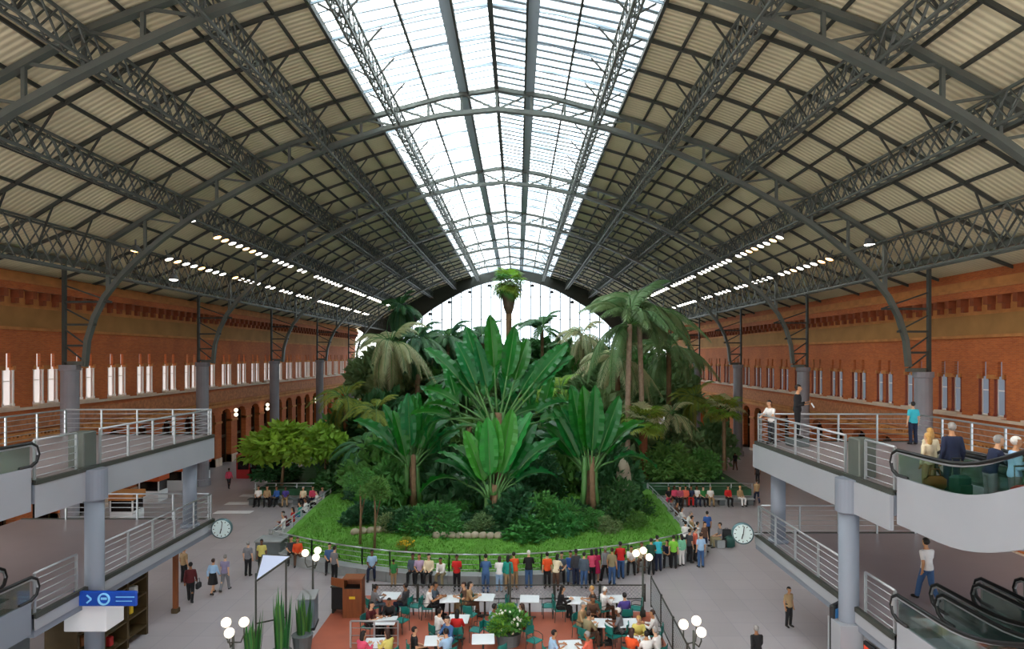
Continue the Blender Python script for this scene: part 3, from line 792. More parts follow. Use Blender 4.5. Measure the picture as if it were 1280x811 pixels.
for (a, c) in ((0,4),(4,8),(8,12),(12,16)):
    p, q = outl[a], outl[c]
    for i in range(a, c):
        p, q = outl[i], outl[i+1]
        railing((p[0], p[1]+.28, .44), (q[0], q[1]+.28, .44), .85, 'low three-bar rail section on the curved front kerb of the garden', 3, 1.4, group='garden rails')
railing((-13.0, 33.9, .44), (-13.0, 46, .44), .85, 'low rail along the left side of the garden', 3, 1.6, group='garden rails')
railing((9.4, 33.9, .44), (9.4, 46, .44), .85, 'low rail along the right side of the garden', 3, 1.6, group='garden rails')
railing((-19, 46.4, .44), (-13.0, 46.4, .44), .85, 'low rail across the back left step of the garden', 3, 1.6, group='garden rails')
railing((9.4, 46.4, .44), (17, 46.4, .44), .85, 'low rail across the back right step of the garden', 3, 1.6, group='garden rails')
pb = empty('plinth_block', (-12.75, 33.2, 0), 0, 'dark square stone block at the left front corner of the garden', 'plinth')
M('kerb_dark').rbox((0,0,.5),(1.3,1.1,1.0),.04).build('body', pb); M('kerb').rbox((0,0,1.03),(1.4,1.2,.08),.02).build('cap', pb)
# low stone edging inside the lawn
for (x0, y0, n, dx, dy, lab) in ((-4.4,34.6,9,.42,-.02,'pale stone of the low edging in the middle of the lawn'), (-9.0,35.4,8,.42,.08,'brown stone of the rockery left on the lawn')):
    for i in range(n):
        x = x0+dx*i; y = y0+dy*i+random.uniform(-.06,.06); o = M('rock').sphere((0,0,0), .28, 8, 6, (1, .8, .75)).build('edging_stone', None, True, (x, y, gz(x,y)+.1))
        o.rotation_euler = (0,0,random.uniform(0,3)); tag(o, lab, 'stone', 'edging stones')
# ------------------------------------------------------------------ plant kit
def frond_mesh(name, L, arch, droop, nl, ll, m, tw=.034, hang=.3):
    mb = M('petiole'); pts = []
    for i in range(11):
        t = i/10; pts.append((0, L*t*(1-.18*droop*t), L*(arch*t-droop*t*t)))
    mb.tube(pts, [.035*(1-.8*i/10)+.006 for i in range(11)], 5)
    mb.use(m)
    for i in range(nl):
        t = .16+.84*i/(nl-1); k = min(int(t*10), 9); f = t*10-k
        p = Vector(pts[k]).lerp(Vector(pts[k+1]), f); d = (Vector(pts[k+1])-Vector(pts[k])).normalized()
        l = ll*(math.sin(math.pi*(.12+.8*t))**.7)
        for s2 in (-1, 1):
            dirv = (Vector((s2*1.0, 0, 0))+d*.65+Vector((0,0,-hang*random.uniform(.6,1.4)))).normalized()
            mid = p+dirv*l*.55; end = p+dirv*l+Vector((0,0,-hang*l*.55)); w = d*tw
            mb.add([p-w*.6, p+w*.6, mid+w, mid-w, end], [(0,1,2,3),(3,2,4)])
    return mb.mesh(name)
def fan_mesh(name, P, Rr, nb, m):
    mb = M('petiole'); mb.tube([(0,0,0),(0,P*.5,P*.2),(0,P,P*.22)], [.04,.03,.02], 5); mb.use(m)
    c = Vector((0,P,P*.22))
    for i in range(nb):
        a = R(-125+250*i/(nb-1)); d = Vector((math.sin(a), math.cos(a), .12*random.uniform(-1,1))); s_ = Vector((math.cos(a), -math.sin(a), 0))*Rr*.055
        mid = c+d*Rr*.6+Vector((0,0,.05)); end = c+d*Rr*random.uniform(.92,1.05)+Vector((0,0,-.22*Rr))
        mb.add([c, mid-s_, end, mid+s_], [(0,1,2,3)])
    return mb.mesh(name)
def paddle_mesh(name, P, L, Wd, bend, m='leaf_banana', tears=0):
    mb = M('petiole'); pts = [(0, P*t*bend*.35*t, P*t) for t in (0,.25,.5,.75,1)]
    mb.tube(pts, [.085,.07,.06,.05,.045], 6); mb.use(m)
    n = 16; rows = []
    y0, z0 = pts[-1][1], pts[-1][2]
    ang = R(90)-R(38)*bend*.4; y, z = y0, z0
    for i in range(n+1):
        t = i/n; w = Wd*(math.sin(math.pi*min(1, .06+.92*t))**.6)*(1-.25*t) if 0 < i < n else Wd*.1
        nrm = Vector((0, -math.sin(ang), math.cos(ang))); p = Vector((0, y, z))
        rip = .06*math.sin(i*2.1)
        rows.append([p+Vector((-w,0,0))+nrm*(w*.45+rip), p+Vector((-w*.5,0,0))+nrm*(w*.3), p, p+Vector((w*.5,0,0))+nrm*(w*.3), p+Vector((w,0,0))+nrm*(w*.45-rip)])
        y += L/n*math.cos(ang); z += L/n*math.sin(ang); ang -= R(75)*bend/n
    for i in range(n):
        for k in range(4):
            if tears and k in (0, 3) and (i*7+k) % 4 == 0: continue
            q = [rows[i][k], rows[i][k+1], rows[i+1][k+1], rows[i+1][k]]
            if tears and k in (0, 3):
                e = .14; 
                if k == 0: q[3] = q[3].lerp(q[0], e)
                else: q[2] = q[2].lerp(q[1], e)
            mb.add(q, [(0,1,2,3)])
    mb.use('petiole').tube([rows[i][2]-Vector((0,.012,.012)) for i in range(0, n+1, 2)], [.04*(1-.8*i/n)+.005 for i in range(0, n+1, 2)], 5)
    me = mb.mesh(name, True); return me
FE = {}
FE['feather'] = [frond_mesh('frond', 3.0, .75, .95, 46, .66, 'leaf_palm', hang=.5), frond_mesh('frond', 3.2, .35, 1.0, 46, .7, 'leaf_palm', hang=.55), frond_mesh('frond', 2.8, 1.1, .9, 46, .62, 'leaf_palm', hang=.45)]
FE['pale'] = [frond_mesh('frond', 3.0, .6, 1.1, 34, .66, 'leaf_pale', hang=.6), frond_mesh('frond', 3.2, .25, 1.1, 34, .66, 'leaf_pale', hang=.7), frond_mesh('frond', 2.8, .95, .9, 34, .6, 'leaf_pale', hang=.5)]
FE['bright'] = [frond_mesh('frond', 3.0, .7, 1.0, 30, .6, 'leaf_bright'), frond_mesh('frond', 3.0, .3, 1.0, 30, .6, 'leaf_bright'), frond_mesh('frond', 2.8, 1.0, .8, 30, .6, 'leaf_bright')]
FE['yellow'] = [frond_mesh('frond', 3.0, .7, 1.0, 30, .6, 'leaf_yellow'), frond_mesh('frond', 3.0, .3, 1.0, 30, .6, 'leaf_yellow'), frond_mesh('frond', 2.8, 1.0, .8, 30, .6, 'leaf_yellow')]
FE['dark'] = [frond_mesh('frond', 3.0, .7, 1.0, 30, .7, 'leaf_dark', .07), frond_mesh('frond', 3.0, .3, 1.0, 30, .7, 'leaf_dark', .07), frond_mesh('frond', 2.8, 1.0, .8, 30, .65, 'leaf_dark', .07)]
FE['fan'] = [fan_mesh('fan_frond', 1.0, 1.0, 26, 'leaf_mid'), fan_mesh('fan_frond', .9, 1.1, 26, 'leaf_bright'), fan_mesh('fan_frond', 1.1, 1.0, 26, 'leaf_palm')]
FE['fanyellow'] = [fan_mesh('fan_frond', 1.0, 1.0, 26, 'leaf_pale'), fan_mesh('fan_frond', .9, 1.1, 26, 'leaf_yellow'), fan_mesh('fan_frond', 1.1, 1.0, 26, 'leaf_bright')]
PAD3 = [paddle_mesh('paddle_leaf', 1.0, 3.3, .6, .25, 'leaf_vivid'), paddle_mesh('paddle_leaf', 1.1, 3.3, .5, .7), paddle_mesh('paddle_leaf', 1.0, 3.0, .46, 1.2, tears=1), paddle_mesh('paddle_leaf', 1.2, 3.4, .64, .1, 'leaf_vivid')]
PAD2 = [paddle_mesh('paddle_leaf', 1.0, 3.4, .56, .25), paddle_mesh('paddle_leaf', 1.1, 3.3, .5, .7), paddle_mesh('paddle_leaf', 1.0, 3.0, .46, 1.2, tears=1), paddle_mesh('paddle_leaf', 1.2, 3.6, .6, .1)]
PAD = [paddle_mesh('paddle_leaf', 2.6, 2.5, .48, .35), paddle_mesh('paddle_leaf', 2.3, 2.7, .5, .8, tears=1), paddle_mesh('paddle_leaf', 2.2, 2.5, .45, 1.5, tears=1), paddle_mesh('paddle_leaf', 2.8, 2.7, .52, .15)]
def palm(X, Y, ztop, label, kind='feather', n=22, sc=1., r0=.22, bark='bark', lean=(0,0), skirt=False, spread=(-.15, 1.25)):
    zb = gz(X, Y)-.08
    root = empty('palm_tree', (X, Y, zb), 0, label, 'palm tree', 'palms of the indoor garden')
    H = ztop-zb; t = M(bark); pts = []; rr = []
    for i in range(15):
        q = i/14; pts.append((lean[0]*q*q, lean[1]*q*q, H*q)); rr.append(r0*(1.25-.25*min(1,q*4))*(1+.06*(i % 2)))
    t.tube(pts, rr, 10); t.build('trunk', root, True)
    top = Vector(pts[-1])
    if skirt:
        s = M('skirt'); s.tube([top+Vector((0,0,-2.9)), top+Vector((0,0,-2.3)), top+Vector((0,0,-1.2)), top+Vector((0,0,-.2)), top+Vector((0,0,.15))], [r0*1.05, r0*1.8, r0*2.5, r0*2.9, r0*1.2], 12); s.build('dead_leaf_skirt', root, True)
    V = FE[kind]
    for i in range(n):
        az = i*2.39996+random.uniform(-.2,.2); q = (i+.5)/n
        el = spread[1]+(spread[0]-spread[1])*q
        o = link('frond', V[i % 3], root, top+Vector((0,0,.1-.25*q)), None, (sc*random.uniform(.85,1.1),)*3)
        o.rotation_euler = Euler((el*.75-.25, 0, az), 'XYZ')
    return root
def clump(X, Y, label, n, sc, zoff=0., stems=True, fan=1.0, flat=.55, seed=1, trunk=0., pad=None):
    rnd = random.Random(seed)
    zb = gz(X, Y)-.05
    root = empty('giant_bird_of_paradise', (X, Y, zb), 0, label, 'banana plant', 'large paddle-leaved plants')
    if trunk:
        for k in range(4):
            a = k*1.7; M('bark' if k % 2 else 'petiole').tube([(.55*math.cos(a),.4*math.sin(a),0),(.35*math.cos(a),.3*math.sin(a),trunk*.5),(.3*math.cos(a),.2*math.sin(a),trunk+.4)], [.2,.17,.16], 9).build('stem', root, True)
    for i in range(n):
        u = -1+2*(i+.5)/n if n > 1 else 0
        ti = u*R(50)*fan+rnd.uniform(-.1,.1)
        me = (pad or PAD)[3 if abs(u) < .25 else 0 if abs(u) < .55 else 1 if abs(u) < .85 else 2]
        o = link('paddle_leaf', me, root, (u*.45, rnd.uniform(-.4,.4), trunk*rnd.uniform(.8,1.0)+zoff))
        s = sc*rnd.uniform(.82,1.12); o.scale = (s, s, s)
        # leaning sideways in a fan, face turned to the viewer in part
        o.rotation_euler = (Matrix.Rotation(ti, 4, 'Y') @ Matrix.Rotation(rnd.uniform(-.35,.15), 4, 'X') @ Matrix.Rotation((-1.57 if u > 0 else 1.57)*min(1, abs(u)*1.1)*rnd.uniform(.4,.9)+rnd.uniform(-.35,.35), 4, 'Z')).to_euler()
    return root
def leafball(name, m, n, ll, lw, seed, flat=.85, hollow=.45):
    rnd = random.Random(seed); mb = M(m)
    lumps = [Vector((rnd.gauss(0,1), rnd.gauss(0,1), rnd.gauss(0,.8))).normalized()*rnd.uniform(.35,.7) for _ in range(14)]
    for _ in range(n):
        c = rnd.choice(lumps); d = Vector((rnd.gauss(0,1), rnd.gauss(0,1), rnd.gauss(.25,1))).normalized()
        p = c+d*rnd.uniform(.24,.46); p.z *= flat
        if p.z < -.8: continue
        ax = (d+Vector((rnd.gauss(0,.6), rnd.gauss(0,.6), rnd.gauss(-.1,.5)))).normalized()
        sd = ax.cross(Vector((rnd.gauss(0,1), rnd.gauss(0,1), rnd.gauss(0,1)))).normalized(); up = ax.cross(sd)
        l = ll*rnd.uniform(.7,1.3); w = lw*rnd.uniform(.7,1.3)
        mb.add([p, p+ax*l*.5+sd*w+up*w*.3, p+ax*l, p+ax*l*.5-sd*w+up*w*.3], [(0,1,2,3)])
    return mb.mesh(name)
BALL = {}
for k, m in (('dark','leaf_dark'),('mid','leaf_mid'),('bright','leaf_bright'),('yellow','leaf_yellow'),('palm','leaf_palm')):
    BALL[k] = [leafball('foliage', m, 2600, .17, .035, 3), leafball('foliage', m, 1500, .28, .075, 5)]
def shrub(X, Y, zc, rx, rz, kind, fine, label, stem=True, cat='shrub', name='shrub'):
    zb = gz(X, Y) if Y < 108 else 0
    root = empty(name, (X, Y, zb-.05), 0, label, cat, 'shrubs and small trees of the garden')
    o = link('foliage', BALL[kind][0 if fine else 1], root, (0, 0, zc-zb), (0,0,random.uniform(0,6.28)), (rx, rx*.9, rz))
    s = M('bark'); s.tube([(0,0,0),(.05*rx,.03,(zc-zb)*.5),(0,0,max(zc-zb,.3))], [.05+.03*rx,.04+.02*rx,.03], 7)
    s.tube([(0,0,(zc-zb)*.35),(.3*rx,.1,(zc-zb)*.8),(.45*rx,.1,zc-zb)], [.04,.03,.015], 6); s.build('stem', root, True)
    return root
def at(px, py, Y): return ((px-VX)*Y/F, Y, EYE-(py-HY)*Y/F)   # a point Y metres off seen at a pixel, used only to read positions off the photograph
# the large plants in front
x, y, z = at(617, 655, 38.0); clump(x+.2, y+.6, 'tallest paddle-leaved plant in the middle of the garden', 23, 1.15, 0, trunk=5.8, fan=1.45, seed=6)
clump(x, y-1.2, 'bright green lower paddle-leaved clump in front of the tallest plant', 16, 1.12, 0, trunk=1.9, fan=.8, seed=9, pad=PAD3)
x, y, z = at(737, 650, 38.5); clump(x, y, 'dark upright paddle-leaved plant right of the tallest one', 21, 1.12, 0, trunk=3.2, fan=.8, seed=12, pad=PAD2)
x, y, z = at(515, 640, 41); clump(x, y, 'dark paddle-leaved plant left of the tallest one', 17, 1.02, 0, trunk=2.9, fan=.8, seed=15, pad=PAD2)
x, y, z = at(665, 560, 47); clump(x, y, 'drooping grey-green paddle-leaved plant behind the tallest one', 11, 1.2, 0, trunk=2.6, fan=1.8, seed=18)
x, y, z = at(585, 540, 46); clump(x, y, 'paddle-leaved plant half hidden at the left back of the tallest one', 9, 1.2, 0, trunk=4.2, fan=1.5, seed=21)
# palms
x, y, z = at(636, 352, 60); palm(x, y, z-.1, 'tall slender fan palm standing before the bright gable', 'fan', 34, .95, .27, 'bark', skirt=True, spread=(-1.3, 1.4))
x, y, z = at(784, 405, 50); palm(x, y, z, 'tall feathery palm with pale trunk right of the middle', 'feather', 24, 1.6, .2, 'bark_pale', (.2, 0), spread=(-.35, 1.4))
x, y, z = at(803, 395, 53); palm(x, y, z, 'tall feathery palm close behind the pale-trunked one', 'feather', 22, 1.65, .2, 'bark_pale', (-.3, 0), spread=(-.4, 1.4))
x, y, z = at(772, 452, 56); palm(x, y, z, 'shorter feathery palm below the tall right pair', 'pale', 22, 1.4, .22, 'bark', spread=(-.6, 1.2))
x, y, z = at(836, 440, 60); palm(x, y, z, 'drooping palm against the right brick wall', 'feather', 22, 1.5, .22, spread=(-.6, 1.2))
x, y, z = at(488, 430, 58); palm(x, y, z, 'brownish drooping palm at the left back', 'pale', 26, 1.4, .24, spread=(-.7, 1.1))
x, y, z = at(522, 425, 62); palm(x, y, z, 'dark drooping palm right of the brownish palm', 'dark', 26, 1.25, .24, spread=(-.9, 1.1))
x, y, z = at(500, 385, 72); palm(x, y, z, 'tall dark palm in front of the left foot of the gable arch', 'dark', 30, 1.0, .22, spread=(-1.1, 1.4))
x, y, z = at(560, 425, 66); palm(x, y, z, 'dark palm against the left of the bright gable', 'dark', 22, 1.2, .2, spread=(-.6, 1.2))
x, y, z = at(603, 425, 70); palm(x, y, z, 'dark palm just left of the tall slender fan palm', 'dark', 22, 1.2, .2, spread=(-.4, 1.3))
x, y, z = at(678, 412, 70); palm(x, y, z, 'thin arching palm silhouetted right of the slender fan palm', 'dark', 12, 1.3, .16, spread=(.1, 1.4))
x, y, z = at(728, 420, 68); palm(x, y, z, 'grey-green drooping palm before the right part of the gable', 'pale', 24, 1.25, .2, spread=(-1.0, 1.2))
x, y, z = at(804, 528, 50); palm(x, y, z, 'short palm with a thick red-brown trunk at the right', 'fanyellow', 30, 1.1, .33, 'bark_red', spread=(-.6, 1.3))
x, y, z = at(905, 512, 54); palm(x, y, z, 'light green fan palm by the right aisle', 'fanyellow', 24, 1.0, .15, 'bark', spread=(-.5, 1.3))
x, y, z = at(868, 500, 58); palm(x, y, z, 'yellow-green palm left of the light fan palm', 'yellow', 24, 1.0, .18, spread=(-.8, 1.2))
x, y, z = at(840, 520, 55); palm(x, y, z, 'dull green palm behind the thick red-brown trunk', 'pale', 24, 1.0, .18, spread=(-.8, 1.2))
x, y, z = at(432, 500, 54); palm(x, y, z, 'yellow-green palm behind the left broad tree', 'yellow', 24, 1.05, .18, spread=(-.7, 1.2))
x, y, z = at(470, 515, 52); palm(x, y, z, 'feathery palm between the left broad tree and the paddle leaves', 'yellow', 22, .95, .18, spread=(-.7, 1.1))
x, y, z = at(455, 560, 47); palm(x, y, z, 'low arching palm right of the left broad tree', 'dark', 18, .9, .15, spread=(-.5, 1.1))
x, y, z = at(700, 490, 56); palm(x, y, z, 'bright feathery palm in the right middle of the garden', 'bright', 24, 1.0, .18, spread=(-.7, 1.2))
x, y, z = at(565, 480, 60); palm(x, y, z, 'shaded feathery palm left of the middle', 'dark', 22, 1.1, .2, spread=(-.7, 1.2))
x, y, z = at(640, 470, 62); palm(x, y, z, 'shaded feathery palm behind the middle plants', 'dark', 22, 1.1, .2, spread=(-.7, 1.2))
# broad tree at the left and other shrubs: (px, py of crown centre, distance, radius px, vertical px, foliage, fine)
x, y, z = at(352, 556, 47.5); shrub(x, y, z, 2.7, 1.9, 'bright', False, 'broad leafy light green tree at the left of the garden', cat='tree', name='broad_tree')
x, y, z = at(405, 558, 48.5); shrub(x, y, z, 2.3, 1.9, 'bright', False, 'light green tree overlapping the broad left tree', cat='tree', name='broad_tree')
x, y, z = at(345, 590, 49); shrub(x, y, z, 1.8, 1.1, 'dark', False, 'dark green bush under the broad left tree')
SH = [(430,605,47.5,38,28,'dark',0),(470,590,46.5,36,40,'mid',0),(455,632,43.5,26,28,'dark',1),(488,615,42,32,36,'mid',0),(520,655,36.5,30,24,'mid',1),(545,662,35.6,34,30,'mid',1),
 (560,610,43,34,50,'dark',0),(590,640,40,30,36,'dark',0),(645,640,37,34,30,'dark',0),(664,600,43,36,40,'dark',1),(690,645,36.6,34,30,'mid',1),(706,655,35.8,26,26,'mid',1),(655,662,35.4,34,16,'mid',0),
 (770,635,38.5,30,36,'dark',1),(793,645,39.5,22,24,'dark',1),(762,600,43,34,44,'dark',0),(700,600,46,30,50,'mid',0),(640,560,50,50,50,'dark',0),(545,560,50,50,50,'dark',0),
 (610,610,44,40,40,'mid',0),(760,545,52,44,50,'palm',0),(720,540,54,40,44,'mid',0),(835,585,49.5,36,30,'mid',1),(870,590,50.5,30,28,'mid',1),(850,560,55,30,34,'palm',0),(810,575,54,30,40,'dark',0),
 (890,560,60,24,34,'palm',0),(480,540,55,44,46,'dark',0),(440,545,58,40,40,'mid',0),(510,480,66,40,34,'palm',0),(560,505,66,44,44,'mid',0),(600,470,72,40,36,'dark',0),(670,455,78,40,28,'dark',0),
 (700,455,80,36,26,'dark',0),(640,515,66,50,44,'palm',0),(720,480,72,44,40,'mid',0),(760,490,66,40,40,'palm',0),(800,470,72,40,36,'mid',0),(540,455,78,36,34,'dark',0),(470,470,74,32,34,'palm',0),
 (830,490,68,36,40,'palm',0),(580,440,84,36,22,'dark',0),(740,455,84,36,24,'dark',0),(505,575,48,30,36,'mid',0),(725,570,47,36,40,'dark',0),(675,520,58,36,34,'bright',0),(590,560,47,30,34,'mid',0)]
rnd_ = random.Random(5)
for i in range(26):
    px = 452+13.4*i; SH.append((px, 664+rnd_.uniform(-10, 5), 35.4+rnd_.uniform(0,3.5), rnd_.uniform(16,26), rnd_.uniform(12,20), ('dark','mid','dark','palm')[i % 4], i % 2))
DESC = {'dark':'dark green','mid':'mid green','bright':'bright green','yellow':'yellowish green','palm':'grey-green'}
for (px, py, Y, rp, vp, kd, fine) in SH:
    x, y, z = at(px, py, Y); s = Y/F
    sz = 'low' if vp < 29 else 'tall' if vp > 42 else 'rounded'
    ps = 'front' if Y < 42 else 'middle' if Y < 56 else 'back'
    shrub(x, y, max(z, .9), rp*s*1.25, vp*s*1.2, kd, fine, f'{sz} {DESC[kd]} {"fine" if fine else "broad"}-leaved shrub in the {ps} of the garden')
# slim saplings on the lawn
for px, py, yt in ((450,675,600),(468,680,610)):
    x, y = px_floor(px, py, .8); zt = EYE-(yt-HY)*y/F
    shrub(x, y, zt, .9, .8, 'mid', True, 'slim sapling with thin trunk on the left lawn', cat='tree', name='sapling')
o = M('rock').sphere((0,0,0), 1.0, 12, 8, (.55,.5,1.9)).build('boulder', None, True, (at(781,606,41)[0], 41.5, 2.0)); tag(o, 'tall pale rock behind the right paddle-leaved plant', 'rock')
fb = shrub(*px_floor(507, 684, .8), 1.05, .5, .35, 'yellow', True, 'small bush with yellow flowers on the left lawn')
fl = M('flower_yellow')
for _ in range(40):
    a = random.uniform(0,6.28); q = random.uniform(0,.5); fl.sphere((q*math.cos(a), q*math.sin(a)*.7, .45+.2*random.random()), .05, 6, 4)
fl.build('flower', fb)
# ------------------------------------------------------------------ people
def remeshed(mb, voxel, name, smooth=True):
    me = mb.mesh(name); o = bpy.data.objects.new('tmp', me); COL.objects.link(o)
    m = o.modifiers.new('r', 'REMESH'); m.mode = 'VOXEL'; m.voxel_size = voxel; m.use_smooth_shade = True
    sm = o.modifiers.new('s', 'SMOOTH'); sm.factor = .5; sm.iterations = 2
    dg = bpy.context.evaluated_depsgraph_get(); out = bpy.data.meshes.new_from_object(o.evaluated_get(dg))
    bpy.data.objects.remove(o); out.name = name; return out
V3 = Vector
def pose_joints(kind):
    J = {}
    sit = kind.startswith('sit')
    lean = {'stand':0,'cross':0,'walk':.05,'walkb':.05,'lean':.28,'phone':.03,'sit':-.02,'sit_table':.2,'sit_bent':.42}[kind]
    P = V3((0,0,.56 if sit else .96)); S = V3((0,-math.sin(lean),math.cos(lean))); Nn = V3((0,-math.cos(lean),-math.sin(lean)))   # spine, chest normal
    J['P'], J['S'], J['N'] = P, S, Nn
    J['neck'] = P+S*.52
    hl = lean*.4; HS = V3((0,-math.sin(hl),math.cos(hl)))
    J['head'] = J['neck']+HS*.165+V3((0,-.025,0)); J['HS'] = HS
    for s in (-1, 1):
        sh = P+S*.43+V3((s*.165,0,0))+Nn*-.01; J['sh',s] = sh
        hip = P+V3((s*.09,0,-.05)); J['hip',s] = hip
        if sit:
            kn = hip+V3((s*.05,-.43,.02)); an = V3((kn.x+s*.01, kn.y+(.06 if s > 0 else -.03), .09))
        elif kind in ('walk','walkb'):
            a = (s if kind == 'walk' else -s)
            kn = hip+V3((0,-.16 if a > 0 else .05,-.40)); an = V3((s*.09, -.26 if a > 0 else .30, .09 if a > 0 else .17))
        else:
            kn = hip+V3((s*.012,-.015,-.42)); an = V3((s*.11,.02,.09))
        J['kn',s], J['an',s] = kn, an
        J['toe',s] = V3((an.x+s*.02, an.y-.17, max(.03, an.z-.07 if an.z < .12 else .05)))
        if kind == 'stand': el = sh+V3((s*.06,.03,-.28)); wr = el+V3((s*.0,-.07,-.24))
        elif kind in ('walk','walkb'):
            a = (s if kind == 'walk' else -s); el = sh+V3((s*.05,.1*a+.02,-.27)); wr = el+V3((0,-.1+.06*a,-.22))
        elif kind == 'cross': el = sh+V3((s*.07,.0,-.27)); wr = V3((-s*.03,-.25,el.z+.04))
        elif kind == 'phone': el = sh+V3((s*.05,-.02,-.28)); wr = el+V3((-s*.07,-.22,.07 if s > 0 else .02))
        elif kind == 'lean': el = sh+V3((s*.06,-.14,-.24)); wr = el+V3((-s*.05,-.22,-.06))
        elif kind == 'sit': el = sh+V3((s*.05,-.04,-.27)); wr = kn+V3((-s*.03,.14,.12))
        elif kind == 'sit_table': el = sh+V3((s*.07,-.14,-.24)); wr = V3((s*.1,el.y-.23,.80))
        else: el = kn+V3((-s*.0,.13,.11)); wr = kn+V3((-s*.09,-.08,.14))
        J['el',s], J['wr',s] = el, wr
    return J
TORSO = [(-.13,.10,.085),(-.08,.155,.11),(0,.168,.118),(.10,.145,.1),(.2,.142,.098),(.32,.165,.112),(.40,.175,.105),(.455,.17,.085),(.50,.09,.065),(.53,.06,.056)]
def torso(mb, J, a, b, inf, female=False):
    rings = []
    for (t, w, d) in TORSO:
        if t < a-1e-6 or t > b+1e-6: continue
        if female and .05 < t < .25: w *= .88
        if female and t > .35: w *= .92
        c = J['P']+J['S']*t
        rings.append([c+V3((1,0,0))*((w+inf)*math.cos(k*math.pi/8))+J['N']*((d+inf)*math.sin(k*math.pi/8)) for k in range(16)])
    mb.ring_loft(rings)
def limb(mb, pts, rad, inf=0., n=10):
    P = []; Rr = []
    for i in range(len(pts)-1):
        for k in range(4):
            t = k/4; P.append(pts[i].lerp(pts[i+1], t)); Rr.append(rad[i]+(rad[i+1]-rad[i])*t+inf)
    P.append(pts[-1]); Rr.append(rad[-1]+inf); mb.tube(P, Rr, n)
    for p, r in zip(pts[1:-1], rad[1:-1]): mb.sphere(p, r+inf, 10, 6)
def body_mesh(kind, female):
    J = pose_joints(kind); mb = M('skin')
    torso(mb, J, -.2, .6, 0, female)
    n0 = J['neck']; mb.tube([n0-J['S']*.06, n0+(J['head']-n0)*.6], [.062,.052], 10)
    h = J['head']
    mb.sphere(h+V3((0,.012,.025)), .088, 14, 10, (.86,1.04,1.02)); mb.sphere(h+V3((0,-.018,-.045)), .07, 12, 8, (.86,.95,1.1))
    mb.tube([h+V3((0,-.088,.02)), h+V3((0,-.112,-.022)), h+V3((0,-.085,-.03))], [.01,.018,.012], 6)
    for s in (-1, 1):
        mb.sphere(h+V3((s*.078,.012,-.005)), .026, 8, 6, (.45,.8,1.15))
        mb.sphere(h+V3((s*.03,-.082,.012)), .014, 8, 6)
        limb(mb, [J['hip',s], J['kn',s], J['an',s]], [.085,.058,.04]); c = J['kn',s].lerp(J['an',s], .28); mb.sphere(c+V3((0,.015,0)), .055, 10, 8, (1,1,1.8))
        mb.tube([J['an',s]+V3((0,.035,-.035)), J['an',s]+V3((0,-.04,-.045)), J['toe',s]], [.042,.042,.028], 8)
        limb(mb, [J['sh',s], J['el',s], J['wr',s]], [.056,.041,.029]); mb.sphere(J['sh',s], .062, 10, 8)
        w = J['wr',s]; d = (w-J['el',s]).normalized(); side = d.cross(J['N'] if abs(d.dot(J['N'])) < .8 else V3((0,0,1))).normalized(); nn = side.cross(d)
        mb.ring_loft([[w+d*t+side*(ww*math.cos(k*math.pi/4))+nn*(.017*math.sin(k*math.pi/4)) for k in range(8)] for t, ww in ((-.01,.028),(.03,.036),(.085,.042),(.1,.038))])
        for k, (o, l) in enumerate(((-.031,.062),(-.0105,.075),(.0105,.07),(.031,.055))):
            b0 = w+d*.09+side*o; b1 = b0+d*l*.55+nn*.008; b2 = b0+d*l*.9+nn*.03; mb.tube([b0,b1,b2], [.0105,.0098,.0085], 6)
        t0 = w+d*.03-side*.03*s*-1; mb.tube([t0, t0+side*.03*s+d*.03+nn*.006, t0+side*.035*s+d*.06+nn*.012], [.013,.012,.009], 6)
    me = remeshed(mb, .0125, 'person'); me.materials.clear()
    for m in ('skin','eye','lip'): me.materials.append(MATS[m])
    for p in me.polygons:
        c = p.center-h
        if c.y < -.07 and min((c-V3((.03,-.09,.012))).length, (c-V3((-.03,-.09,.012))).length) < .014: p.material_index = 1
        elif c.y < -.06 and abs(c.x) < .026 and abs(c.z+.062) < .009: p.material_index = 2
    return me
def shirt_mesh(kind, female, sleeve, dress=False):
    J = pose_joints(kind); mb = M('cloth'); torso(mb, J, -.09 if not dress else -.2, .51, .016, female)
    for s in (-1, 1):
        sh, el, wr = J['sh',s], J['el',s], J['wr',s]; mb.sphere(sh, .068, 10, 8)
        if sleeve == 'long': limb(mb, [sh, el, el.lerp(wr, .93)], [.062,.052,.042], .003)
        else: limb(mb, [sh, sh.lerp(el, .75)], [.064,.058])
    if dress: skirt(mb, J, kind)
    return remeshed(mb, .018, 'shirt' if not dress else 'dress')
def skirt(mb, J, kind):
    rings = []
    for z, w, d in ((1.08,.16,.12),(.96,.19,.14),(.75,.22,.17),(.52,.25,.2)):
        rings.append([V3((w*math.cos(k*math.pi/8), d*math.sin(k*math.pi/8), z)) for k in range(16)])
    mb.ring_loft(rings)
def trouser_mesh(kind, short=False, sk=False):
    J = pose_joints(kind); mb = M('cloth'); torso(mb, J, -.2, .11, .01)
    if sk: skirt(mb, J, kind); return remeshed(mb, .018, 'skirt')
    for s in (-1, 1):
        if short: limb(mb, [J['hip',s], J['kn',s].lerp(J['hip',s], .05)], [.1,.085])
        else: limb(mb, [J['hip',s], J['kn',s], J['an',s]+V3((0,0,-.01))], [.1,.076,.064])
    return remeshed(mb, .018, 'trousers')
def shoe_mesh(kind, side):
    J = pose_joints(kind); mb = M('shoe')
    for s in (side,):
        a, t = J['an',s], J['toe',s]
        mb.tube([a+V3((0,.05,-.045)), a+V3((0,.02,-.03)), a+V3((0,-.06,-.04)), t+V3((0,.02,.005)), t+V3((0,-.02,.0))], [.036,.052,.047,.042,.022], 10)
    return mb.mesh('shoe', True)
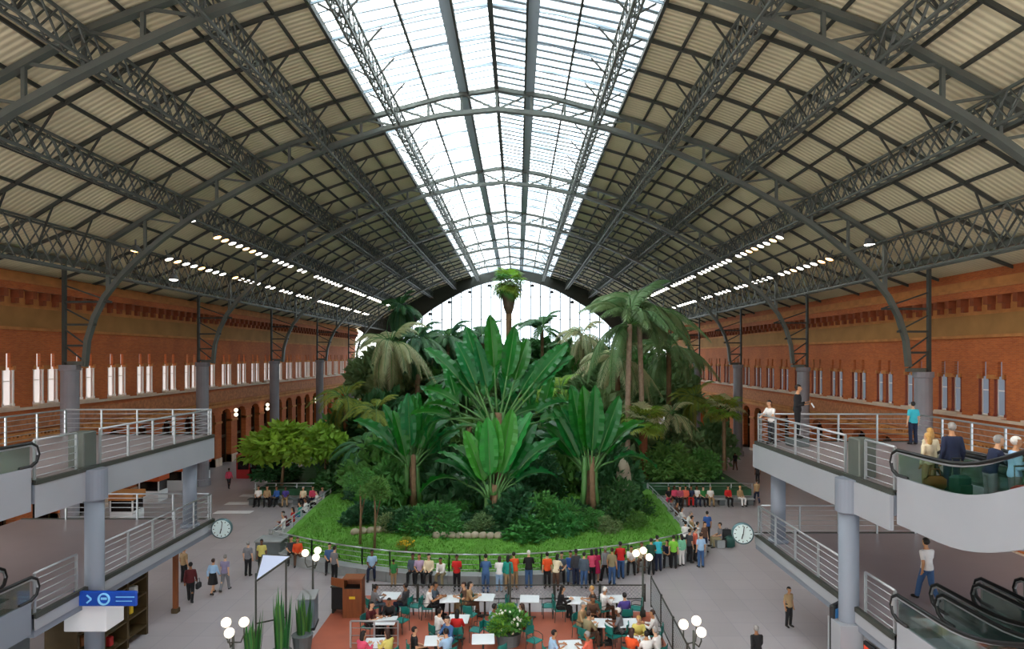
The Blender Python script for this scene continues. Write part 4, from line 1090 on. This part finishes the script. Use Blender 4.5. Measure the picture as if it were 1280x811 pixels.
def hair_mesh(kind, style):
    J = pose_joints(kind); h = J['head']; mb = M('hair')
    c = h+V3((0,.018,.032)); nu, nv = 16, 10; vs = []; keep = {}
    for i in range(nv+1):
        th = math.pi*.98*i/nv
        for k in range(nu):
            ph = 2*math.pi*k/nu; r = .098
            vs.append(c+V3((r*.9*math.sin(th)*math.cos(ph), r*1.08*math.sin(th)*math.sin(ph), r*1.05*math.cos(th))))
    fs = []
    for i in range(nv):
        for k in range(nu):
            j = (k+1) % nu; cc = (vs[i*nu+k]+vs[(i+1)*nu+j])/2-h
            if cc.z > .052 or (cc.y > .012 and cc.z > -.05) or (cc.y > .04 and cc.z > -.09):
                fs.append((i*nu+k, (i+1)*nu+k, (i+1)*nu+j, i*nu+j))
    mb.add(vs, fs)
    if style == 'long':
        mb.tube([h+V3((0,.03,.06)), h+V3((0,.075,-.02)), h+V3((0,.085,-.12)), h+V3((0,.08,-.22))], [.075,.085,.085,.05], 10, flat=.6)
    if style == 'cap':
        mb.tube([h+V3((0,-.06,.075)), h+V3((0,-.16,.06))], [.075,.06], 10, flat=.16)
    return mb.mesh('hair', True)
CACHE = {}
def cached(key, fn, *a):
    if key not in CACHE: CACHE[key] = fn(*a)
    return CACHE[key]
CN = {'black':'#141417','white':'#e4e2df','grey':'#77787c','dark grey':'#3b3d42','navy':'#18233f','blue':'#2f5a9c','light blue':'#9dbfdd','denim':'#3d5f8c','red':'#c3201d','orange':'#dd5220','coral':'#dc6a52','pink':'#d04a68','magenta':'#a3154a',
 'maroon':'#57181c','brown':'#5a4030','tan':'#a58a64','cream':'#dccfae','yellow':'#cfc46a','teal':'#1a8f80','mint':'#7cc4a0','green':'#2e7d3c','dark green':'#173f33','lavender':'#8d86a3','lilac':'#b09ab6','purple':'#4d3f8a','khaki':'#8c8262','slate':'#4c5a68','rose':'#b0566a','bright green':'#7cc23c','turquoise':'#35b6c6'}
HN = {'black':'#15110e','brown':'#38241a','grey':'#8c8a86','white':'#d8d5ce','blonde':'#b98f4e','red':'#6a2c18'}
SK = ['#c99a76','#b8865f','#8f6140','#d2a888','#6b452e']
NP = [0]
def person(X, Y, Z, pose, rz, shirt, legs, hair, where, group=None, style='short', sleeve=None, female=None, skirt_=False, dress=False, sc=None, hname=None):
    NP[0] += 1; rnd = random.Random(NP[0]*13)
    female = female if female is not None else (style == 'long')
    sleeve = sleeve or ('long' if rnd.random() < .4 else 'short')
    sit = pose.startswith('sit'); act = 'seated' if sit else 'walking' if pose.startswith('walk') else 'standing'
    b = link('person', cached(('b',pose,female), body_mesh, pose, female), None, (X,Y,Z), (0,0,R(rz)))
    s = (sc or (rnd.uniform(.87,.93) if female else rnd.uniform(.92,.99))) if not sit else (sc or rnd.uniform(.97,1.02)); b.scale = (s,s,s)
    b.color = srgb(SK[int(rnd.random()**1.5*5)])
    lo = 'dress' if dress else f'{legs} skirt' if skirt_ else f'{legs} trousers'
    lab = (f'{act} person in a {shirt} dress {where}' if dress else f'{act} person, {shirt} top, {lo}, {where}')
    tag(b, lab, 'person', group)
    if dress: o = link('dress', cached(('d',pose,female,sleeve), shirt_mesh, pose, female, sleeve, True), b); o.color = srgb(CN[shirt])
    else:
        o = link('shirt', cached(('s',pose,female,sleeve), shirt_mesh, pose, female, sleeve), b); o.color = srgb(CN[shirt])
        if skirt_: o = link('skirt', cached(('k',pose), trouser_mesh, pose, False, True), b)
        else: o = link('trousers', cached(('t',pose), trouser_mesh, pose), b)
        o.color = srgb(CN[legs])
    for s_ in (-1, 1): link('shoe', cached(('f',pose,s_), shoe_mesh, pose, s_), b)
    o = link('hair', cached(('h',pose,style), hair_mesh, pose, style), b); o.color = srgb(HN[hair]) if hair in HN else srgb(CN[hair])
    return b
def stand(px, py, pose, rz, shirt, legs, hair, where, **k):
    X, Y = px_floor(px, py); return person(X, Y, 0, pose, rz, shirt, legs, hair, where, **k)
# left floor
LF = 'on the left granite floor'
stand(238,753,'walk',200,'maroon','black','black','with a shoulder bag below the left clock', group='people on the left floor')
X, Y = px_floor(238,753); o = M('bag_black').rbox((0,0,.12),(.14,.34,.26),.04); o.tube([(0,-.12,.24),(0,-.06,.42),(0,.06,.42),(0,.12,.24)],.012,6); o = o.build('shoulder_bag', None, False, (X+.36,Y-.03,.62)); tag(o,'black shoulder bag of the walker in maroon','bag')
stand(230,728,'stand',160,'tan','black','brown','behind the walker in maroon', group='people on the left floor')
stand(266,743,'walk',175,'light blue','black','brown',LF, group='people on the left floor', skirt_=True, female=True)
stand(281,739,'walkb',180,'lavender','grey','grey',LF, group='people on the left floor')
stand(310,720,'stand',175,'grey','black','grey',LF, group='people on the left floor')
stand(327,716,'stand',10,'yellow','black','black','behind the glass-topped stand', group='people on the left floor')
stand(286,611,'walk',185,'pink','black','black','far off by the left kiosks', group='people on the left floor')
stand(337,606,'stand',30,'brown','black','black','beneath the broad left tree', group='people on the left floor')
stand(347,606,'stand',-30,'dark grey','navy','black','beneath the broad left tree', group='people on the left floor')
stand(418,727,'stand',150,'grey','black','black','by the left front corner of the garden', group='people on the left floor')
# bench at the back left
for px, sh, lg, hr, st in [(323,'white','black','black','long'),(334,'tan','black','brown','short'),(346,'blue','black','black','short'),(357,'purple','tan','black','long'),(379,'cream','black','grey','short'),(391,'pink','navy','black','long'),(403,'grey','white','black','short')]:
    person((px-VX)*45/F, 45.0, .0, 'sit', random.uniform(-20,20), sh, lg, hr, 'on the back left bench', 'people on the back left bench', st)
for px, sh, lg, hr, st, ps in [(396,'white','black','black','short','sit'),(388,'black','white','black','long','sit_bent'),(382,'white','black','brown','short','sit'),(375,'teal','denim','black','short','sit'),(366,'red','black','black','long','sit'),(359,'maroon','navy','black','short','sit_bent'),(354,'white','grey','grey','short','sit')]:
    person(-13.6, F*13.6/(VX-px), .02, ps, -90+random.uniform(-15,15), sh, lg, hr, 'on the left garden bench', 'people on the left garden bench', st)
# front kerb: seated facing the terrace, standing looking over the rail
def kerb_y(px):
    x = 0
    for _ in range(6): y = front(x)-.05; x = (px-VX)*y/F
    return x, y
KW = 'on the curved garden kerb'
for px, sh, lg, hr, st, ps in [(364,'dark grey','black','black','short','sit'),(372,'orange','brown','brown','long','sit'),(412,'denim','black','black','short','sit'),(465,'light blue','navy','black','short','sit'),(516,'slate','black','black','short','sit'),(524,'lilac','black','brown','long','sit'),
   (536,'cream','black','black','long','sit'),(553,'white','khaki','black','short','sit_bent'),(702,'slate','black','black','short','sit'),(713,'blue','denim','black','short','sit'),(789,'white','black','black','short','sit_bent'),(802,'cream','brown','brown','short','sit'),(833,'navy','black','black','short','sit_bent'),(775,'black','dark grey','grey','short','sit')]:
    x, y = kerb_y(px); person(x, y, .03, ps, random.uniform(-25,25), sh, lg, hr, KW, 'people seated along the front kerb', st)
AW = 'looking over the garden rail'
for px, off, ps, rz, sh, lg, hr, kw in [(492,.7,'stand',200,'green','tan','black',dict(sc=.72)),(571,.75,'phone',0,'red','black','black',{}),(607,.9,'lean',180,'denim','denim','black',{}),(624,1.0,'lean',175,'white','light blue','brown',dict(style='long')),(635,1.0,'stand',170,'teal','tan','black',dict(style='long')),
   (643,.7,'lean',190,'orange','tan','black',{}),(661,.75,'lean',180,'black','denim','white',dict(style='cap')),(684,.7,'stand',185,'orange','black','black',{}),(695,1.1,'lean',150,'cream','brown','black',dict(style='long')),(730,1.2,'stand',160,'slate','denim','black',{}),(745,.7,'stand',180,'magenta','magenta','black',dict(dress=True,style='long')),
   (757,1.0,'walk',200,'grey','black','grey',{}),(765,1.3,'stand',150,'khaki','denim','brown',{}),(776,.7,'lean',180,'red','denim','black',{}),(814,.8,'lean',170,'dark green','black','black',{}),(823,.75,'lean',190,'turquoise','navy','black',{}),(842,.9,'stand',160,'bright green','black','black',{}),
   (740,.7,'lean',180,'pink','black','black',dict(style='long')),(720,.9,'stand',185,'dark grey','navy','black',{})]:
    x, y = kerb_y(px); off += .12*math.sin(px*1.7); x = (px-VX)*(y-off)/F
    kw = dict(kw); person(x, y-off, 0, ps, rz, sh, lg, hr, AW if sh != 'red' or px > 600 else 'facing the terrace at the garden rail', 'people standing along the front kerb', **kw)
# right side of the garden
RW = 'at right garden corner'
for px, py, ps, rz, sh, lg, hr, st in [(852,707,'stand',200,'mint','white','black','long'),(862,703,'stand',120,'dark grey','black','black','short'),(869,701,'stand',90,'coral','black','black','short'),(876,709,'stand',190,'light blue','denim','brown','short'),(881,690,'stand',30,'brown','navy','black','short'),(856,690,'lean',150,'white','black','black','short'),(884,676,'stand',180,'blue','black','black','short')]:
    stand(px, py, ps, rz, sh, lg, hr, RW, group='crowd at the right garden corner', style=st)
for px, sh, lg, hr, st, ps in [(846,'brown','white','black','short','sit'),(852,'white','black','black','long','sit'),(858,'white','black','grey','short','sit_bent'),(865,'tan','black','black','short','sit'),(872,'white','brown','black','short','sit'),(840,'grey','black','brown','short','sit')]:
    person(9.95, F*9.95/(px-VX), .02, ps, 90+random.uniform(-15,15), sh, lg, hr, 'on the right garden bench', 'people on the right garden bench', st)
for px, sh, lg, hr, st in [(836,'black','pink','black','long'),(843,'pink','black','brown','long'),(850,'rose','black','black','short'),(857,'coral','brown','black','short'),(864,'navy','red','black','short'),(871,'white','navy','black','long'),(879,'green','black','black','short'),(888,'white','tan','grey','short'),(910,'red','black','black','short'),(925,'tan','white','blonde','short')]:
    X = (px-VX)*45/F
    person(X, 45.0, .02, 'sit', random.uniform(-25,25), sh, lg, hr, 'on the back right bench', 'people on the back right bench', st)
stand(947,604,'stand',180,'dark grey','black','black','far off on the right aisle', group='people on the right floor')
stand(946,629,'walk',180,'tan','navy','brown','beside the back right bench', group='people on the right floor')
stand(919,588,'walk',180,'black','brown','black','far off on the right aisle', group='people on the right floor')
stand(900,684,'sit',-90,'grey','khaki','black','beside the dark luggage heap', group='people on the right floor')
X, Y = px_floor(900,684); sb = empty('stool', (X, Y, 0), 0, 'low grey block seat beside the dark luggage heap', 'seat'); M('kerb').rbox((0,0,.22),(.45,.45,.44),.03).build('block', sb)
for i, (px, py, w, h, m, c) in enumerate([(904,684,.5,.5,'bag_black','black'),(912,684,.55,.6,'suit_green','dark green'),(908,678,.6,.75,'bag_black','black'),(899,677,.4,.45,'bag_black','black')]):
    X, Y = px_floor(px, py); o = M(m).rbox((0,0,h/2),(w,.32,h),.08).tube([(-.1,0,h),(-.08,0,h+.06),(.08,0,h+.06),(.1,0,h)],.015,6).build('luggage_bag', None, True, (X,Y,0)); tag(o, f'{c} travel bag in the luggage heap left of the right clock', 'bag', 'luggage heap on the right floor')
stand(986,783,'stand',20,'tan','black','black','alone on the right floor', group='people on the right floor', style='short', female=True)
person(7.85, 21.0, 0, 'walk', 185, 'black','dark grey','grey','cut by the bottom edge on the right floor','people on the right floor', sleeve='long')
# upper right deck
G = 'people on the right upper deck'
person(10.0, 25.15, UZ, 'lean', -60, 'white','dark grey','black','leaning at far end of right upper deck', G)
pl = empty('plinth_block', (10.75, 24.6, UZ), 0, 'small dark block under the tall black figure on the right upper deck', 'plinth'); M('kerb_dark').rbox((0,0,.15),(.7,.6,.3),.03).build('body', pl)
person(10.75, 24.6, UZ+.3, 'phone', 60, 'black','black','black','holding paper on right upper deck', G, sleeve='long', sc=1.16)
o = M('white').rbox((0,0,0),(.3,.02,.2),.005).build('paper_sheet', None, False, (11.22, 24.33, UZ+1.58)); o.rotation_euler = (R(-30),0,R(60)); tag(o, 'sheet of paper held by the tall black figure on the right upper deck', 'paper')
person(15.45, 25.0, UZ, 'stand', 180, 'turquoise','navy','black','by the far corner of the right upper deck', G)
person(10.1, 15.75, UZ+.02, 'stand', 195, 'cream','tan','blonde','beside the brown bag on the right walkway', G, style='long', sleeve='long', female=True)
person(10.42, 15.35, UZ+.02, 'stand', 175, 'navy','navy','grey','beside the green suitcase on the right walkway', G, sleeve='long', sc=1.04)
person(10.7, 16.6, UZ, 'stand', 180, 'cream','brown','blonde','ahead of the pair on the right walkway', G, style='long', female=True)
person(10.15, 13.75, UZ+.05, 'lean', 80, 'navy','grey','grey','bending on the right upper walkway', G, sleeve='long')
person(10.25, 13.2, UZ+.1, 'phone', 70, 'light blue','grey','white','near the red suitcase on the right upper walkway', G, sleeve='long')
def suitcase(loc, m, rz, label, w=.46, h=.62):
    r = empty('suitcase', loc, R(rz), label, 'suitcase', 'luggage on the right walkway')
    M(m).rbox((0,0,.06+h/2),(w,.26,h),.06).build('shell', r); M(m).rbox((0,-.15,.06+h*.4),(w*.8,.06,h*.55),.03).build('pocket', r)
    for s in (-1,1):
        M('rubber').tube([(s*w*.38,-.05,.04),(s*w*.38,.05,.04)],.04,8).build('wheel', r)
        M('steel').tube([(s*.11,.1,h),(s*.11,.1,h+.42)],.012,6).build('handle_rod', r)
    M('rubber').tube([(-.12,.1,h+.43),(.12,.1,h+.43)],.018,6).build('grip', r)
suitcase((10.2,14.75,UZ+.03),'suit_green',10,'dark green trolley suitcase on the right upper walkway')
suitcase((10.05,12.7,UZ+.2),'suit_red',5,'bright red suitcase on the right upper walkway')
o = M('bag_brown').rbox((0,0,.17),(.5,.26,.34),.08).tube([(-.13,0,.33),(-.1,0,.5),(.1,0,.5),(.13,0,.33)],.016,6).build('travel_bag', None, True, (9.98,15.3,UZ+.25)); tag(o,'brown leather bag carried on the right upper walkway','bag')
person(11.9, 18.6, LZ, 'walk', 190, 'white','denim','black','with a shoulder strap on the right lower deck', 'people on the lower deck', sc=1.04)
person(14.6, 17.6, LZ, 'stand', 120, 'orange','black','black','at the right edge of the right lower deck', 'people on the lower deck', sleeve='long')
# ------------------------------------------------------------------ terrace cafe
tf = M('terracotta'); tf.add([(-7.6,10,.0),(5.4,10,0),(5.4,26.2,0),(-5.1,26.2,0),(-5.1,28.0,0),(-7.6,28.0,0),(-7.6,10,.03),(5.4,10,.03),(5.4,26.2,.03),(-5.1,26.2,.03),(-5.1,28.0,.03),(-7.6,28.0,.03)], [(6,7,8,9,10,11)]+[(i,(i+1)%6,6+(i+1)%6,6+i) for i in range(6)])
struct(tf.build('floor_terrace'))
TZ = .03
def table(X, Y, label):
    r = empty('cafe_table', (X, Y, TZ), random.uniform(-.1,.1), label, 'table', 'terrace cafe tables')
    M('table_white').rbox((0,0,.735),(.78,.78,.04),.015).build('tabletop', r)
    M('steel_dark').tube([(0,0,.03),(0,0,.72)],.04,10).build('leg', r)
    b = M('steel_dark'); b.rbox((0,0,.025),(.5,.08,.04),.01); b.rbox((0,0,.025),(.08,.5,.04),.01); b.build('foot', r)
CH = {}
def chair_proto():
    w, d = .44, .44
    CH['seat'] = M('teal').rbox((0,0,.44),(w,d,.05),.02).mesh('seat')
    b = M('teal'); vs = []
    for i in range(9):
        a = -1+2*i/8; x = a*.22; y = .2+.05*(1-a*a)
        for (yy, z) in ((y,.58),(y,.84),(y+.025,.84),(y+.025,.58)): vs.append((x, yy, z))
    fs = [(4*i+k,4*i+(k+1)%4,4*i+4+(k+1)%4,4*i+4+k) for i in range(8) for k in range(4)]+[(3,2,1,0),(32,33,34,35)]
    b.add(vs, fs); CH['backrest'] = b.mesh('backrest')
    CH['legf'] = M('steel_dark').tube([(0,0,0),(0,0,.43)],.014,6).mesh('leg')
    CH['legb'] = M('steel_dark').tube([(0,.03,0),(0,0,.44),(0,.03,.86)],.014,6).mesh('leg')
    CH['arm'] = M('steel_dark').tube([(0,.2,.66),(0,-.02,.67),(0,-.18,.62),(0,-.2,.43)],.014,6).mesh('armrest')
chair_proto()
def chair(X, Y, rz, label):
    r = empty('cafe_chair', (X, Y, TZ), R(rz), label, 'chair', 'teal terrace cafe chairs')
    link('seat', CH['seat'], r); link('backrest', CH['backrest'], r)
    for s in (-1, 1):
        link('leg', CH['legf'], r, (s*.2,-.19,0)); link('leg', CH['legb'], r, (s*.2,.2,0)); link('armrest', CH['arm'], r, (s*.225,0,0))
TB = []
for px, py in [(487,744),(482,775),(562,748),(606,746),(573,773),(634,770),(662,748),(721,750),(771,748),(786,778),(752,778),(604,798),(714,806),(470,803),(800,800),(545,800)]:
    Y = F*(EYE-.78)/(py-HY); X = (px-VX)*Y/F; TB.append((X, Y)); table(X, Y, 'white-topped cafe table on the terrace')
def cpos(px, py, z): Y = F*(EYE-z)/(py-HY); return (px-VX)*Y/F, Y
def facing(X, Y):
    t = min(TB, key=lambda t: (t[0]-X)**2+(t[1]-Y)**2); dx, dy = t[0]-X, t[1]-Y
    L = math.hypot(dx, dy); 
    if L < .72: X, Y = t[0]-dx/max(L,.01)*.72, t[1]-dy/max(L,.01)*.72
    return X, Y, math.degrees(math.atan2(dx, -dy)), L
for px, py, sh, lg, hr, st, ps in [(473,744,'grey','slate','black','short','sit_table'),(507,744,'dark grey','navy','black','short','sit'),(470,770,'maroon','black','black','long','sit_table'),(487,762,'black','black','black','short','sit_table'),(534,746,'white','black','black','short','sit_table'),(549,744,'slate','black','black','short','sit_table'),
   (575,743,'brown','khaki','brown','short','sit_table'),(588,743,'tan','brown','black','long','sit_table'),(546,778,'white','black','black','short','sit_table'),(571,780,'red','maroon','black','long','sit_table'),(553,792,'denim','blue','black','short','sit_table'),(518,801,'black','black','black','short','sit'),(620,771,'light blue','navy','black','short','sit_table'),
   (656,772,'maroon','maroon','brown','long','sit_table'),(706,748,'black','black','black','long','sit_table'),(740,747,'brown','khaki','blonde','short','sit_table'),(762,747,'white','brown','white','short','sit_table'),(782,758,'purple','navy','black','short','sit_table'),(764,776,'grey','black','white','short','sit_table'),(733,782,'khaki','brown','brown','short','sit_table'),
   (798,785,'yellow','grey','blonde','short','sit_table'),(820,779,'white','black','brown','short','sit_table'),(698,804,'light blue','navy','black','short','sit_table'),(728,806,'coral','brown','grey','short','sit_table'),(788,806,'orange','black','brown','long','sit_table'),(808,806,'white','brown','black','short','sit_table'),(822,804,'white','black','grey','short','sit_table'),(478,803,'yellow','black','brown','long','sit_table'),(463,803,'pink','black','black','long','sit_table'),(740,760,'brown','black','black','short','sit_table'),(725,768,'tan','khaki','grey','short','sit_table'),(560,806,'light blue','denim','black','short','sit_table')]:
    X, Y = cpos(px, py, .88); X, Y, a, L = facing(X, Y)
    person(X, Y, TZ, ps, a, sh, lg, hr, 'at a terrace cafe table', 'cafe guests', st)
    chair(X, Y+0, a, 'teal cafe chair with a guest seated on it')
for px, py in [(624,757),(590,786),(682,757),(752,756),(795,760),(771,793),(520,757),(640,757),(668,800),(610,812),(502,775),(588,768)]:
    X, Y = cpos(px, py, .47); X, Y, a, L = facing(X, Y); chair(X, Y, a, 'empty teal cafe chair on the terrace')
# lamp posts
def lamp_post(X, Y, label, H=2.5):
    r = empty('lamp_post', (X, Y, 0), random.uniform(0,1), label, 'lamp', 'globe lamp posts')
    M('steel_dark').tube([(0,0,0),(0,0,.25),(0,0,.3),(0,0,H-.1)],[.13,.11,.05,.035],10).build('post', r, True)
    for i in range(3):
        a = i*2.094+.4; c, s = math.cos(a)*.3, math.sin(a)*.3
        M('steel_dark').tube([(0,0,H-.45),(c*.7,s*.7,H-.5),(c,s,H-.3),(c,s,H-.1-.12*(i==2))],.022,6).build('arm', r, True)
        M('globe').sphere((c,s,H+.08-.12*(i==2)),.145,16,10).build('globe', r, True)
lamp_post(-8.25, 25.8, 'three-globe lamp post behind the grey counter at the left of the terrace')
lamp_post(5.05, 25.8, 'three-globe lamp post at the right end of the terrace')
lamp_post(-8.4, 18.9, 'three-globe lamp post at the bottom left corner')
lamp_post(5.2, 18.9, 'three-globe lamp post at the bottom right of the terrace')
# glass topped stand
X = -8.6; Y = 22.6
k = empty('canopy_stand', (X, Y, 0), 0, 'steel stand with sloping pale blue canopy at the left of the terrace', 'stand')
for (a, b, h) in ((-.5,-.35,2.95),(.35,.2,3.25)): M('steel_dark').tube([(a,b,0),(a,b,h)],.035,8).build('post', k)
c = M('canopy'); c.add([(-.62,.55,3.3),(.45,.4,3.3),(-.42,-.55,2.75),(-.62,.55,3.33),(.45,.4,3.33),(-.42,-.55,2.78)], [(0,2,1),(3,4,5),(0,1,4,3),(1,2,5,4),(2,0,3,5)]); c.build('canopy', k)
f = M('steel_dark')
for a, b in (((-.62,.55,3.3),(.45,.4,3.3)),((.45,.4,3.3),(-.42,-.55,2.75)),((-.42,-.55,2.75),(-.62,.55,3.3))): f.beam(a,b,.06,.06)
f.build('frame', k); M('steel_dark').beam((-.5,-.35,1.2),(.35,.2,1.2),.04,.04).build('cross_bar', k)
# counters and podium
k = empty('wooden_podium', (-6.62, 25.9, TZ), 0, 'orange-brown wooden podium with dark recess at the terrace entrance', 'podium')
M('wood').bb((-.38,-.3,0),(.38,.3,1.15)).build('body', k); w = M('wood'); w.bb((-.38,.22,1.15),(.38,.3,1.52)); w.bb((-.38,-.3,1.15),(-.32,.3,1.52)); w.bb((.32,-.3,1.15),(.38,.3,1.52)); w.bb((-.4,-.3,1.5),(.4,.32,1.56)); w.build('hood', k)
M('dark').bb((-.32,-.28,1.15),(.32,.22,1.17)).build('recess', k); M('flower_yellow').bb((-.12,-.31,.75),(.12,-.3,.85)).build('plate', k)
wg = M('wood'); wg.add([(-.38,-.3,1.2),(-.9,-.1,1.25),(-.9,-.06,1.55),(-.38,-.26,1.55),(-.38,-.26,1.2),(-.9,-.06,1.25),(-.9,-.1,1.55),(-.38,-.3,1.55)], [(0,1,6,7),(4,3,2,5),(0,4,5,1),(7,6,2,3),(1,5,2,6)]); wg.build('side_flap', k)
k = empty('service_counter', (-8.15, 24.9, 0), R(8), 'blue-grey service counter at the left edge of the terrace', 'counter')
M('bin_grey').rbox((0,0,.6),(.62,.9,1.2),.04).build('body', k); M('steel_pale').rbox((0,0,1.22),(.7,1.0,.06),.02).build('top', k); M('dark').rbox((0,0,.05),(.66,.94,.1),.01).build('base', k)
k = empty('menu_board', (-7.25, 26.2, TZ), R(-5), 'black board cabinet between the grey counter and the wooden podium', 'cabinet')
M('dark').rbox((0,0,.62),(.62,.45,.9),.03).build('body', k); M('steel_dark').rbox((0,0,1.09),(.68,.5,.05),.01).build('top', k)
for s in (-1,1): M('steel_dark').bb((s*.27-.03,-.18,0),(s*.27+.03,.18,.18)).build('leg', k)
# planters with spiky leaves, flowering bush, rail section
def spiky(X, Y, H, label):
    k = empty('potted_plant', (X, Y, 0), 0, label, 'potted plant', 'spiky potted plants')
    M('kerb_dark').tube([(0,0,0),(0,0,.05),(0,0,.5),(0,0,.55)],[.3,.3,.36,.38],14).build('pot', k)
    for i in range(26):
        a = i*2.4; q = .05+.22*((i*.618) % 1); l = H*random.uniform(.55,1.)
        b = M('leaf_mid' if i % 3 else 'leaf_dark'); c = V3((q*math.cos(a), q*math.sin(a), .5)); o = V3((math.cos(a)*.3*q*2, math.sin(a)*.3*q*2, l)); s = V3((-math.sin(a), math.cos(a), 0))*.045
        b.add([c-s, c+s, c+o*.5+s*1.3, c+o*.5-s*1.3, c+o], [(0,1,2,3),(3,2,4)]).build('leaf', k)
spiky(-8.75, 21.0, 1.7, 'spiky potted plant left of the canopy stand'); spiky(-8.0, 21.6, 2.2, 'taller spiky potted plant inside the canopy stand'); spiky(-7.7, 22.9, 1.5, 'spiky potted plant right of the canopy stand')
k = empty('flowering_bush', (-.33, 23.3, TZ), 0, 'round green bush with white flowers in a planter amid the cafe tables', 'bush')
M('kerb_dark').tube([(0,0,0),(0,0,.45)],[.4,.48],16).build('planter', k)
link('foliage', BALL['bright'][0], k, (0,0,.85), None, (.74,.68,.62)); link('foliage', BALL['mid'][1], k, (0,0,.82), (0,0,2), (.7,.66,.58))
f = M('flower_white')
for _ in range(26):
    d = V3((random.gauss(0,1), random.gauss(-.6,.8), random.gauss(.5,.8))).normalized(); f.sphere((d.x*.58, d.y*.54, .85+d.z*.45), .05, 6, 4)
f.build('flower', k)
M('steel_dark').tube([(.05,.55,0),(.05,.55,2.75)],.035,8).build('support_pole', k)
railing((-6.0,23.0,TZ),(-4.3,23.0,TZ),.95,'white-topped low barrier at the bottom of the terrace',3,.85,'barrier', group='terrace barriers')
# lattice screens round the terrace
def screen(p, q, label, h=1.25):
    p = V3((p[0],p[1],0)); q = V3((q[0],q[1],0)); d = q-p; L = d.length; u = d.normalized()
    r = empty('lattice_screen', p, 0, label, 'screen', 'terrace lattice screens', 'depth')
    for t in (0, L): M('steel_dark').bb((u.x*t-.03,u.y*t-.03,0),(u.x*t+.03,u.y*t+.03,h+.05)).build('post', r)
    for z in (.12, h): M('steel_dark').beam(V3((0,0,z)), d+V3((0,0,z)), .04,.04).build('rail', r)
    l = M('steel_pale'); n = int(L/.16)
    for i in range(-7, n):
        a0 = max(i*.16, 0); z0 = .12+(a0-i*.16)*1.0; a1 = min(i*.16+h-.12, L); z1 = .12+(a1-i*.16)
        if a1 > a0: 
            l.beam(u*a0+V3((0,0,z0)), u*a1+V3((0,0,z1)), .018,.018); l.beam(u*a0+V3((0,0,h+.12-z0)), u*a1+V3((0,0,h+.12-z1)), .018,.018)
    l.build('lattice', r)
for i in range(4): screen((5.6-.05*i, 26.8-2.1*i), (5.55-.05*i, 24.75-2.1*i), 'steel lattice screen on the right edge of the terrace')
for i in range(6): screen((-6.2+1.95*i, 27.4), (-4.3+1.95*i, 27.4), 'low steel lattice screen behind the rear cafe tables', .7)
finish_labels()
for _o, _ in LABELLED:
    if not 4 <= len(_o['label'].replace(',', ' ').replace('-', ' ').split()) <= 16: print('LONGLABEL', _o.name, _o['label'])
